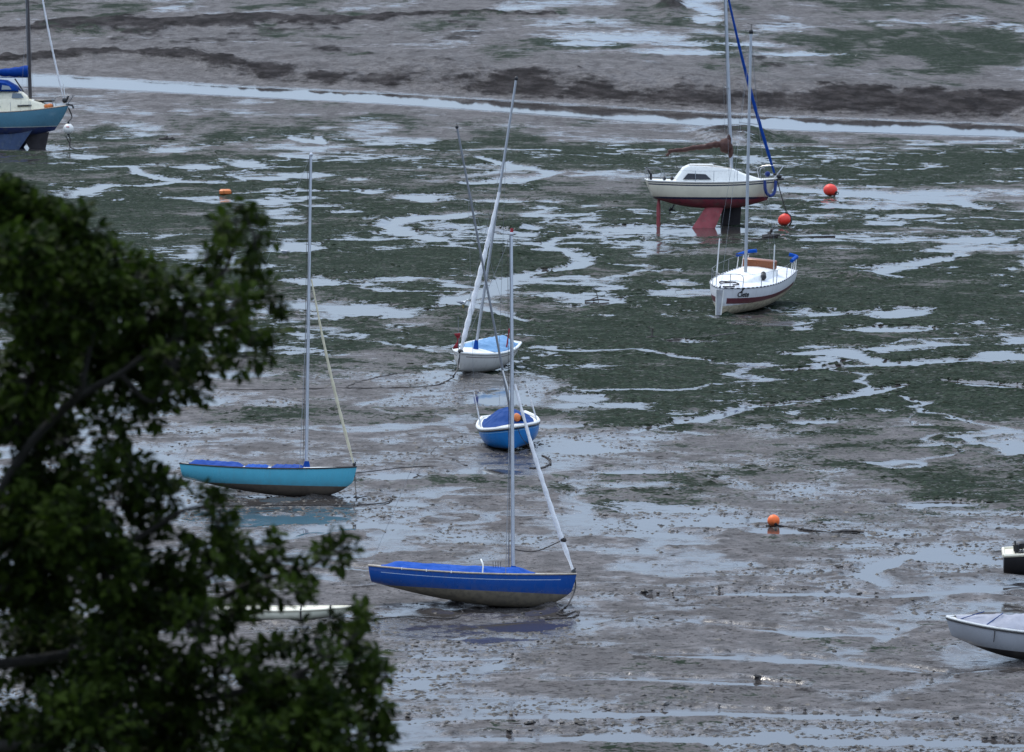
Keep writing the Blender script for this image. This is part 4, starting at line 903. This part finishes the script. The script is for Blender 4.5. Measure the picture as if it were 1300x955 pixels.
me.polygons.add(len(quads)); me.polygons.foreach_set('loop_start', (np.arange(len(quads)) * 4).astype(np.int32))
me.update(calc_edges=True)
me.polygons.foreach_set('use_smooth', np.ones(len(quads), bool))
for nm, ar in (('pool', pool), ('algae', alg_f), ('bank', bank)):
    a = me.attributes.new(nm, 'FLOAT', 'POINT'); a.data.foreach_set('value', np.clip(ar, -2, 2).astype(np.float32).ravel())
m = N('wet_estuary_mud'); p = m.pos()
fine = m.noise(p, 1.1, 8, .65); grit = m.noise(p, 5.5, 6, .7); tiny = m.noise(p, 16, 4, .7); broad = m.noise(p, .16, 6, .62); mid = m.noise(p, .42, 7, .65)
fm = m.n('ShaderNodeMapping'); fm.inputs['Scale'].default_value = (.5, .09, 4.0); m.t.links.new(p, fm.inputs[0]); fst = m.noise(fm.outputs[0], 1.0, 8, .68)
C = lambda x, k: m.math('MULTIPLY', m.math('SUBTRACT', x, .5), k)
poolA, algA, bankA = m.attr('pool'), m.attr('algae'), m.attr('bank')
pl = m.math('ADD', poolA, m.math('ADD', m.math('ADD', C(fine, 1.7), C(mid, 1.5)), C(grit, 1.1)))
water = m.step(pl, .0, .03)
glint = m.noise(p, 2.6, 6, .66)
film = m.step(m.math('ADD', pl, m.math('ADD', C(fst, .8), C(glint, .8))), -.60, -.02)
al_ = m.math('ADD', m.math('ADD', algA, C(mid, 1.3)), m.math('ADD', C(fine, 1.7), C(grit, 1.35)))
bankA = m.step(m.math('ADD', m.math('MULTIPLY', bankA, .82), m.math('ADD', C(fst, 1.35), C(grit, .6))), .26, .74)
algm = m.math('MULTIPLY', m.step(al_, .38, .62), m.math('SUBTRACT', 1.0, m.math('MULTIPLY', m.step(glint, .575, .63), .6)))
mud = m.mix(m.step(fine, .3, .7), (.050, .047, .047, 1), (.134, .124, .124, 1))
mud = m.mix(m.math('MULTIPLY', m.step(broad, .45, .62), .5), mud, (.058, .053, .051, 1))
mud = m.mix(m.math('MULTIPLY', m.step(fst, .5, .68), .45), mud, (.05, .041, .038, 1))
fm2 = m.n('ShaderNodeMapping'); fm2.inputs['Scale'].default_value = (.9, .16, 7.0); m.t.links.new(p, fm2.inputs[0]); fs2 = m.noise(fm2.outputs[0], 1.0, 7, .66)
sy = m.n('ShaderNodeSeparateXYZ'); m.t.links.new(p, sy.inputs[0]); remote = m.step(sy.outputs[1], 340, 410)
mud = m.mix(m.math('MULTIPLY', m.math('MULTIPLY', m.step(fs2, .50, .60), remote), .62), mud, (.030, .025, .024, 1))
mud = m.mix(m.math('MULTIPLY', bankA, .92), mud, m.mix(m.step(fst, .4, .62), (.036, .032, .032, 1), (.010, .009, .009, 1)))
blot = m.noise(p, 2.3, 5, .62)
spk = m.math('MAXIMUM', m.math('MULTIPLY', m.step(blot, .58, .62), m.step(broad, .40, .56)), m.math('MAXIMUM', m.step(grit, .555, .61), m.math('MULTIPLY', m.step(tiny, .58, .64), .8)))
spk = m.math('MULTIPLY', m.math('MINIMUM', spk, 1.0), m.math('SUBTRACT', 1.0, m.step(poolA, .05, .3)))
mud = m.mix(m.math('MULTIPLY', spk, .8), mud, (.016, .014, .013, 1))
ag = m.mix(m.step(grit, .42, .62), (.003, .007, .004, 1), (.036, .050, .034, 1))
ag = m.mix(m.math('MULTIPLY', m.step(fine, .5, .68), .6), ag, (.050, .064, .047, 1))
ag = m.mix(m.math('MULTIPLY', m.step(mid, .45, .6), .65), ag, (.009, .016, .009, 1))
ag = m.mix(m.math('MULTIPLY', m.step(tiny, .62, .74), .25), ag, (.06, .06, .05, 1))
cc = m.mix(algm, mud, ag)
cc = m.mix(water, cc, (.045, .04, .038, 1))
rough = m.mixf(film, .68, .15); rough = m.mixf(m.math('MULTIPLY', bankA, .9), rough, .85)
rough = m.mixf(algm, rough, .8); rough = m.mixf(water, rough, m.mixf(m.step(pl, .05, .5), .13, .03))
h = m.math('ADD', m.math('MULTIPLY', fine, .6), m.math('ADD', m.math('MULTIPLY', grit, .5), m.math('MULTIPLY', tiny, .3)))
h = m.math('MULTIPLY', h, m.math('SUBTRACT', 1.0, m.math('MAXIMUM', m.math('MULTIPLY', water, .995), m.math('MULTIPLY', film, m.math('SUBTRACT', .6, m.math('MULTIPLY', algm, .6))))))
bs = m.pbsdf(Base_Color=cc, Roughness=rough, IOR=1.34)
m.inp(bs.inputs['Specular IOR Level'], m.mixf(water, m.mixf(algm, m.math('MULTIPLY', m.mixf(film, .18, .5), m.math('SUBTRACT', 1.0, m.math('MULTIPLY', m.math('MAXIMUM', bankA, m.math('MULTIPLY', spk, .8)), .9))), .035), .5))
bn = m.n('ShaderNodeBump'); bn.inputs['Strength'].default_value = .5; bn.inputs['Distance'].default_value = .08
m.t.links.new(h, bn.inputs['Height']); m.t.links.new(bn.outputs[0], bs.inputs['Normal'])
me.materials.append(m.mat)
mudflat = bpy.data.objects.new('mudflat', me); col.objects.link(mudflat); structure(mudflat)

# scattered weed clumps and shells: nobody could count them
def clumps(name, label, n, py0, py1, size, material, seed, cond, flat=.35, big=1.):
    g = np.random.default_rng(seed)
    s0, s1 = py0 + 255, py1 + 255
    py = g.uniform(py0, py1, n * 3); px = g.uniform(-60, 1360, n * 3)
    ri = np.searchsorted(rows, py).clip(0, len(rows) - 1); ci = np.searchsorted(cols, px).clip(0, len(cols) - 1)
    k = cond(ri, ci, g); ri, ci, px, py = ri[k][:n], ci[k][:n], px[k][:n], py[k][:n]
    n = len(ri)
    c = np.stack([X[ri, ci], Y[ri, ci], z[ri, ci]], -1) + np.concatenate([g.uniform(-.08, .08, (n, 2)), np.zeros((n, 1))], 1)
    base = np.array([(1, 0, 0), (.5, .87, 0), (-.5, .87, 0), (-1, 0, 0), (-.5, -.87, 0), (.5, -.87, 0), (.35, .1, 1), (-.3, -.15, .8)], np.float32)
    s = np.clip(size * np.exp(g.normal(0, .5, n)), 0, size * 2.2); rot = g.uniform(0, 6.28, n)
    v = base[None] * (1 + g.uniform(-.35, .35, (n, 8, 1))); ax = g.uniform(.6, 1.9, n) * big
    vx = v[..., 0] * ax[:, None]; vy = v[..., 1]
    x = vx * np.cos(rot)[:, None] - vy * np.sin(rot)[:, None]; y = vx * np.sin(rot)[:, None] + vy * np.cos(rot)[:, None]
    P = np.stack([x, y, v[..., 2] * flat * g.uniform(.5, 1.4, n)[:, None]], -1) * s[:, None, None] + c[:, None]; P[..., 2] -= .004
    fc = [(0, 1, 6), (1, 2, 6), (2, 7, 6), (2, 3, 7), (3, 4, 7), (4, 5, 7), (5, 6, 7), (5, 0, 6)]
    f = (np.array(fc)[None] + (np.arange(n) * 8)[:, None, None]).reshape(-1, 3)
    me = bpy.data.meshes.new(name); me.from_pydata(P.reshape(-1, 3).tolist(), [], f.tolist()); me.materials.append(material)
    o = bpy.data.objects.new(name, me); col.objects.link(o); tag(o, label, 'seaweed', kind='stuff'); return o
weedmat = mat('dark_bladder_weed', (.014, .012, .010), .6, 0, .4, 4)
clumps('seaweed_clumps', 'small dark weed clumps and stones scattered over the bare mud', 30000, 440, 960, .045, weedmat, 5, lambda r, c, g: (pool[r, c] < .25) & (alg_f[r, c] < .5) & (n_big[r, c] + n_mid[r, c] * .6 + g.normal(0, .1, len(r)) > .06))
clumps('seaweed_tufts', 'low dark green weed tufts growing over the middle flats', 22000, 175, 640, .075, mat('green_gut_weed', (.012, .019, .011), .8, 0, .5, 4, spec=.1), 6, lambda r, c, g: (pool[r, c] < -.05) & (alg_f[r, c] > .5), .28)

# ============================================================ hillside under the camera
mb = MB(); prof = [(-60, 27), (-20, 23.5), (0, 20.6), (12, 18.6), (25, 15.6), (38, 12.4), (60, 7.6), (85, 3.0), (100, .6), (108, -.4)]
xs_ = [-200 + 400 * i / 40 for i in range(41)]
mb.loft([[(x, y, zz + .5 * math.sin(x * .13 + y * .2) * (0 < y < 95)) for x in xs_] for (y, zz) in prof], closed=False, cap=False)
hs = N('rough_hill_grass'); o_ = hs.obj(); hn = hs.noise(o_, .8, 6, .65)
hb_ = hs.pbsdf(Base_Color=hs.mix(hs.step(hn, .35, .65), (.035, .05, .02, 1), (.09, .10, .045, 1)), Roughness=.9)
hs.t.links.new(hs.bump(hs.noise(o_, 6, 5, .7), .8, .2), hb_.inputs['Normal'])
structure(mb.build('hillside', hs.mat))

# ============================================================ tree in the left foreground
TD = 38.0
tree = thing('broadleaf_tree', 'dark leafy tree in the near left foreground, out of focus', 'tree', (ray_at(-20, 900, TD).x, TD, 12.2))
tl = tree.location
def tp(px, py, dd=0.): return ray_at(px, py, TD + dd) - Vector(tl)
clump_list = [  # px, py, radius px, weight
    (10, 262, 42, 1.), (60, 285, 42, 1.), (105, 292, 30, .8), (30, 330, 60, 1.3), (95, 345, 55, 1.2), (150, 335, 36, .9), (135, 385, 55, 1.2), (60, 400, 75, 1.6), (185, 352, 30, .7), (190, 400, 42, .9), (215, 365, 26, .55), (232, 395, 34, .7),
    (272, 288, 14, .28), (300, 282, 22, .42), (322, 300, 22, .42), (290, 312, 22, .38), (262, 330, 20, .35), (285, 345, 24, .35), (325, 352, 24, .48), (342, 380, 20, .42), (300, 385, 36, .7), (270, 400, 36, .7), (245, 430, 42, .95), (300, 425, 36, .85), (340, 435, 22, .5), (310, 452, 24, .5), (265, 460, 30, .7),
    (220, 462, 40, .95), (180, 450, 55, 1.2), (120, 450, 60, 1.3), (215, 495, 26, .55), (245, 490, 18, .35), (172, 500, 30, .55), (190, 520, 16, .3), (100, 500, 36, .55), (40, 480, 60, 1.2), (140, 530, 22, .35), (30, 540, 60, 1.1), (80, 560, 42, .6), (140, 560, 24, .3),
    (60, 610, 65, 1.2), (120, 600, 34, .55), (165, 585, 24, .35), (180, 610, 30, .6), (210, 622, 24, .5), (150, 640, 40, .8), (200, 660, 20, .4), (20, 660, 80, 1.7), (90, 670, 60, 1.3), (270, 640, 20, .4), (275, 665, 22, .45), (262, 690, 24, .45), (300, 680, 18, .3), (232, 700, 22, .35), (175, 700, 36, .6),
    (130, 720, 60, 1.3), (50, 740, 80, 1.9), (305, 715, 34, .7), (330, 690, 14, .25), (350, 712, 18, .32), (270, 730, 40, .9), (220, 745, 50, 1.2), (160, 780, 70, 1.8), (340, 745, 36, .75), (380, 728, 16, .3), (372, 748, 20, .35), (428, 702, 9, .14), (420, 712, 7, .1), (290, 785, 46, .95), (250, 800, 60, 1.5),
    (60, 820, 90, 2.2), (160, 850, 80, 2.), (335, 826, 36, .65), (392, 812, 16, .2), (448, 790, 20, .32), (464, 786, 11, .18), (410, 832, 28, .35), (445, 818, 18, .25), (300, 850, 55, 1.3), (380, 860, 40, .9), (440, 850, 34, .7), (462, 846, 20, .4), (492, 858, 14, .25), (452, 875, 28, .6),
    (240, 880, 70, 1.8), (330, 900, 60, 1.5), (405, 905, 48, 1.2), (470, 892, 26, .5), (100, 920, 90, 2.2), (210, 940, 80, 2.), (330, 955, 70, 1.8), (410, 950, 60, 1.6), (475, 940, 34, .7), (20, 960, 90, 2.), (400, 1020, 90, 2.), (250, 1030, 100, 2.2), (100, 1030, 100, 2.2),
    (-60, 300, 70, 1.4), (-70, 420, 90, 1.6), (-80, 560, 100, 1.8), (-80, 700, 110, 2.), (-80, 850, 110, 2.), (-170, 380, 90, 1.), (-190, 520, 100, 1.), (-200, 680, 110, 1.), (-210, 850, 120, 1.), (-60, 980, 110, 1.6), (-320, 600, 110, .8), (-330, 800, 120, .8)]
leaf_v = []; leaf_f = []; leaf_t = []
PXM = TD / F
twig = MB(); limb = MB()
rl = np.random.default_rng(23)
cen = []
for (cx, cy, rp, wgt) in clump_list:
    depth = rl.uniform(-1.1, 1.1) * min(1, .35 + wgt * .5)
    c = tp(cx, cy, depth); cen.append((c, rp * PXM * .92, wgt * (.62 if cx > 230 and cy < 900 else .85 if cx > 150 else 1.)))
def leaf(p, d, up, L, Wd, tint):
    s = d.cross(up); 
    if s.length < 1e-4: return
    s.normalize(); nn = s.cross(d).normalized(); b = len(leaf_v)
    leaf_v.extend([tuple(p), tuple(p + d * L * .28 + s * Wd * .42 + nn * L * .05), tuple(p + d * L * .68 + s * Wd * .40 + nn * L * .03), tuple(p + d * L - nn * L * .14),
                   tuple(p + d * L * .68 - s * Wd * .40 + nn * L * .03), tuple(p + d * L * .28 - s * Wd * .42 + nn * L * .05), tuple(p + d * L * .5 - nn * L * .03)])
    for k in range(6): leaf_f.append((b + k, b + (k + 1) % 6, b + 6))
    leaf_t.extend([tint] * 7)
for (c, r, wgt) in cen:
    area = r * r; ns = max(5, int(wgt * (27 if wgt < 1 else 50)))
    for k in range(ns):
        off = Vector(rl.normal(0, 1, 3)); off = off.normalized() * r * (rl.random() ** .45) * 1.0
        off.y *= 1.25; off.z *= .85
        p0 = c + off * .45; p1 = c + off
        d = (p1 - p0); d = d.normalized() if d.length > 1e-4 else Vector((0, 0, 1))
        d = (d + Vector((0, 0, .15)) + Vector(rl.normal(0, .25, 3))).normalized()
        p1 = p0 + d * max(.12, r * .55)
        twig.tube([c + off * .1, p0, p1], [.008, .006, .003], 4, cap=False)
        tt_ = rl.normal(0, .25)
        for j in range(11):
            q_ = .1 + .9 * j / 10; p = p0.lerp(p1, q_)
            ang = j * 2.4 + rl.uniform(-.5, .5); a = d.orthogonal().normalized(); b_ = d.cross(a)
            out = (a * math.cos(ang) + b_ * math.sin(ang)) * .9 + d * .55 + Vector((0, 0, rl.uniform(-.35, .15)))
            out.normalize()
            L = rl.uniform(.05, .11); leaf(p + out * .012, out, Vector((rl.normal(0, .45), rl.normal(0, .45), 1)).normalized(), L, L * .62, float(np.clip(.5 + tt_ + rl.normal(0, .2), 0, 1)))
lm_ = bpy.data.meshes.new('crown'); lm_.from_pydata(leaf_v, [], leaf_f)
a = lm_.attributes.new('tint', 'FLOAT', 'POINT'); a.data.foreach_set('value', leaf_t)
lf = N('dark_tree_leaves'); tn = lf.attr('tint')
lc = lf.mix(tn, (.004, .009, .002, 1), (.038, .058, .009, 1))
lb = lf.n('ShaderNodeBsdfPrincipled'); lf.inp(lb.inputs['Base Color'], lc); lb.inputs['Roughness'].default_value = .6; lb.inputs['Specular IOR Level'].default_value = .05
ltr = lf.n('ShaderNodeBsdfTranslucent'); lf.inp(ltr.inputs[0], lf.mix(tn, (.01, .025, .004, 1), (.04, .075, .008, 1)))
ms = lf.n('ShaderNodeMixShader'); ms.inputs[0].default_value = .22
lf.t.links.new(lb.outputs[0], ms.inputs[1]); lf.t.links.new(ltr.outputs[0], ms.inputs[2]); lf.t.links.new(ms.outputs[0], lf.out.inputs[0])
lm_.materials.append(lf.mat); cr = bpy.data.objects.new('crown', lm_); col.objects.link(cr); cr.parent = tree
cr['kind'] = 'thing'
del cr['kind']
twig.build('twigs', M['bark'], tree)
tk = MB(); t0_ = Vector((-.55, .0, -.4)); f1 = tp(-60, 800); f2 = tp(20, 620)
tk.tube(smooth_path([t0_, t0_ * .4 + f1 * .6 + Vector((0, .1, 0)), f1, tp(-40, 650, .1), tp(-50, 480, .3), tp(-30, 350, .2), tp(-20, 280, .2)]), [.24 - .23 * (i / 42) for i in range(43)], 10)
tk.build('trunk', M['bark'], tree)
def limb_(pts, r0, r1):
    mb = MB(); P = smooth_path(pts, 8); n = len(P) - 1; mb.tube(P, [r0 + (r1 - r0) * i / n for i in range(n + 1)], 8); mb.build('limb', M['bark'], tree)
limb_([tp(-45, 720), tp(20, 590, -.2), tp(72, 528, -.3), tp(112, 497, -.3), tp(152, 475, -.3), tp(200, 440, -.2), tp(260, 420, 0), tp(310, 400, .1)], .04, .008)
limb_([tp(72, 528, -.3), tp(100, 500, -.4), tp(108, 470, -.4), tp(120, 420, -.3)], .035, .012)
limb_([tp(-45, 640), tp(10, 500, .3), tp(50, 400, .3), tp(80, 320, .2)], .035, .008)
limb_([tp(-60, 780), tp(60, 720, .1), tp(160, 690, .1), tp(230, 650, 0), tp(272, 640, 0)], .04, .006)
limb_([tp(-60, 850), tp(90, 830, .3), tp(220, 790, .2), tp(320, 740, .1), tp(380, 725, 0), tp(428, 703, 0)], .042, .005)
limb_([tp(-70, 960), tp(100, 930, -.3), tp(260, 890, -.2), tp(390, 850, -.1), tp(460, 800, 0)], .045, .006)
limb_([tp(-70, 1020), tp(150, 1000, 0), tp(350, 960, 0), tp(430, 940, 0), tp(470, 930, 0)], .045, .006)
limb_([tp(200, 440, -.2), tp(230, 480, -.2), tp(215, 500, -.2)], .02, .006)
limb_([tp(152, 475, -.3), tp(190, 510, -.3), tp(214, 487, -.3)], .02, .006)
limb_([tp(230, 400, 0), tp(280, 350, 0), tp(305, 300, 0)], .022, .006)

# ============================================================ sky, sun, camera
SUN_EL, SUN_AZ = 52.0, -35.0                      # azimuth from the view direction (+Y); negative = left
world = bpy.data.worlds.new('World'); sc.world = world; world.use_nodes = True
nt = world.node_tree; nt.nodes.clear()
sky = nt.nodes.new('ShaderNodeTexSky'); sky.sky_type = 'NISHITA'; sky.sun_disc = False
sky.sun_elevation = R(SUN_EL); sky.sun_rotation = R(SUN_AZ); sky.air_density = 1.0; sky.dust_density = 1.5; sky.ozone_density = 2.5
hsv = nt.nodes.new('ShaderNodeHueSaturation'); hsv.inputs['Saturation'].default_value = .85
tc = nt.nodes.new('ShaderNodeTexCoord'); mp = nt.nodes.new('ShaderNodeMapping'); mp.inputs['Scale'].default_value = (1, 1, 3.2)
cl = nt.nodes.new('ShaderNodeTexNoise'); cl.inputs['Scale'].default_value = 2.6; cl.inputs['Detail'].default_value = 7; cl.inputs['Roughness'].default_value = .6
mr = nt.nodes.new('ShaderNodeMapRange'); mr.inputs[1].default_value = .3; mr.inputs[2].default_value = .7; mr.inputs[3].default_value = .55; mr.inputs[4].default_value = .95
mx = nt.nodes.new('ShaderNodeMix'); mx.data_type = 'RGBA'; mx.inputs[7].default_value = (4.9, 6.5, 9.2, 1)
bg = nt.nodes.new('ShaderNodeBackground'); bg.inputs[1].default_value = .10
wo = nt.nodes.new('ShaderNodeOutputWorld')
nt.links.new(sky.outputs[0], hsv.inputs['Color']); nt.links.new(tc.outputs['Generated'], mp.inputs[0]); nt.links.new(mp.outputs[0], cl.inputs['Vector'])
nt.links.new(cl.outputs[0], mr.inputs[0]); nt.links.new(mr.outputs[0], mx.inputs[0]); nt.links.new(hsv.outputs[0], mx.inputs[6])
sep = nt.nodes.new('ShaderNodeSeparateXYZ'); nt.links.new(tc.outputs['Generated'], sep.inputs[0])
gr = nt.nodes.new('ShaderNodeMapRange'); gr.inputs[1].default_value = 0.; gr.inputs[2].default_value = .75; nt.links.new(sep.outputs[2], gr.inputs[0])
gm = nt.nodes.new('ShaderNodeMix'); gm.data_type = 'RGBA'; gm.inputs[6].default_value = (.63, .68, .72, 1); gm.inputs[7].default_value = (2.35, 2.1, 1.85, 1); nt.links.new(gr.outputs[0], gm.inputs[0])
vm = nt.nodes.new('ShaderNodeVectorMath'); vm.operation = 'MULTIPLY'; nt.links.new(mx.outputs[2], vm.inputs[0]); nt.links.new(gm.outputs[2], vm.inputs[1])
nt.links.new(vm.outputs[0], bg.inputs[0]); nt.links.new(bg.outputs[0], wo.inputs[0])
sl = bpy.data.lights.new('sun', 'SUN'); sl.energy = 1.5; sl.angle = R(12); sl.color = (1, .94, .84)
so = bpy.data.objects.new('sun', sl); col.objects.link(so)
az = R(SUN_AZ); el = R(SUN_EL); dirv = Vector((math.sin(az) * math.cos(el), math.cos(az) * math.cos(el), math.sin(el)))
so.rotation_euler = dirv.to_track_quat('Z', 'Y').to_euler(); so.location = (0, 100, 80)
cam = bpy.data.cameras.new('camera'); cam.sensor_width = 36; cam.lens = F * 36 / 1300; cam.clip_start = .5; cam.clip_end = 60000
cam.dof.use_dof = True; cam.dof.focus_distance = 185; cam.dof.aperture_fstop = 5.0
cobj = bpy.data.objects.new('camera', cam); col.objects.link(cobj); cobj.location = (0, 0, CAMH); cobj.rotation_euler = (PI / 2 - PITCH, 0, 0)
sc.camera = cobj
sc.view_settings.view_transform = 'Standard'; sc.view_settings.look = 'None'; sc.view_settings.exposure = .45; sc.view_settings.gamma = 1
sc.cycles.max_bounces = 6; sc.cycles.use_denoising = True
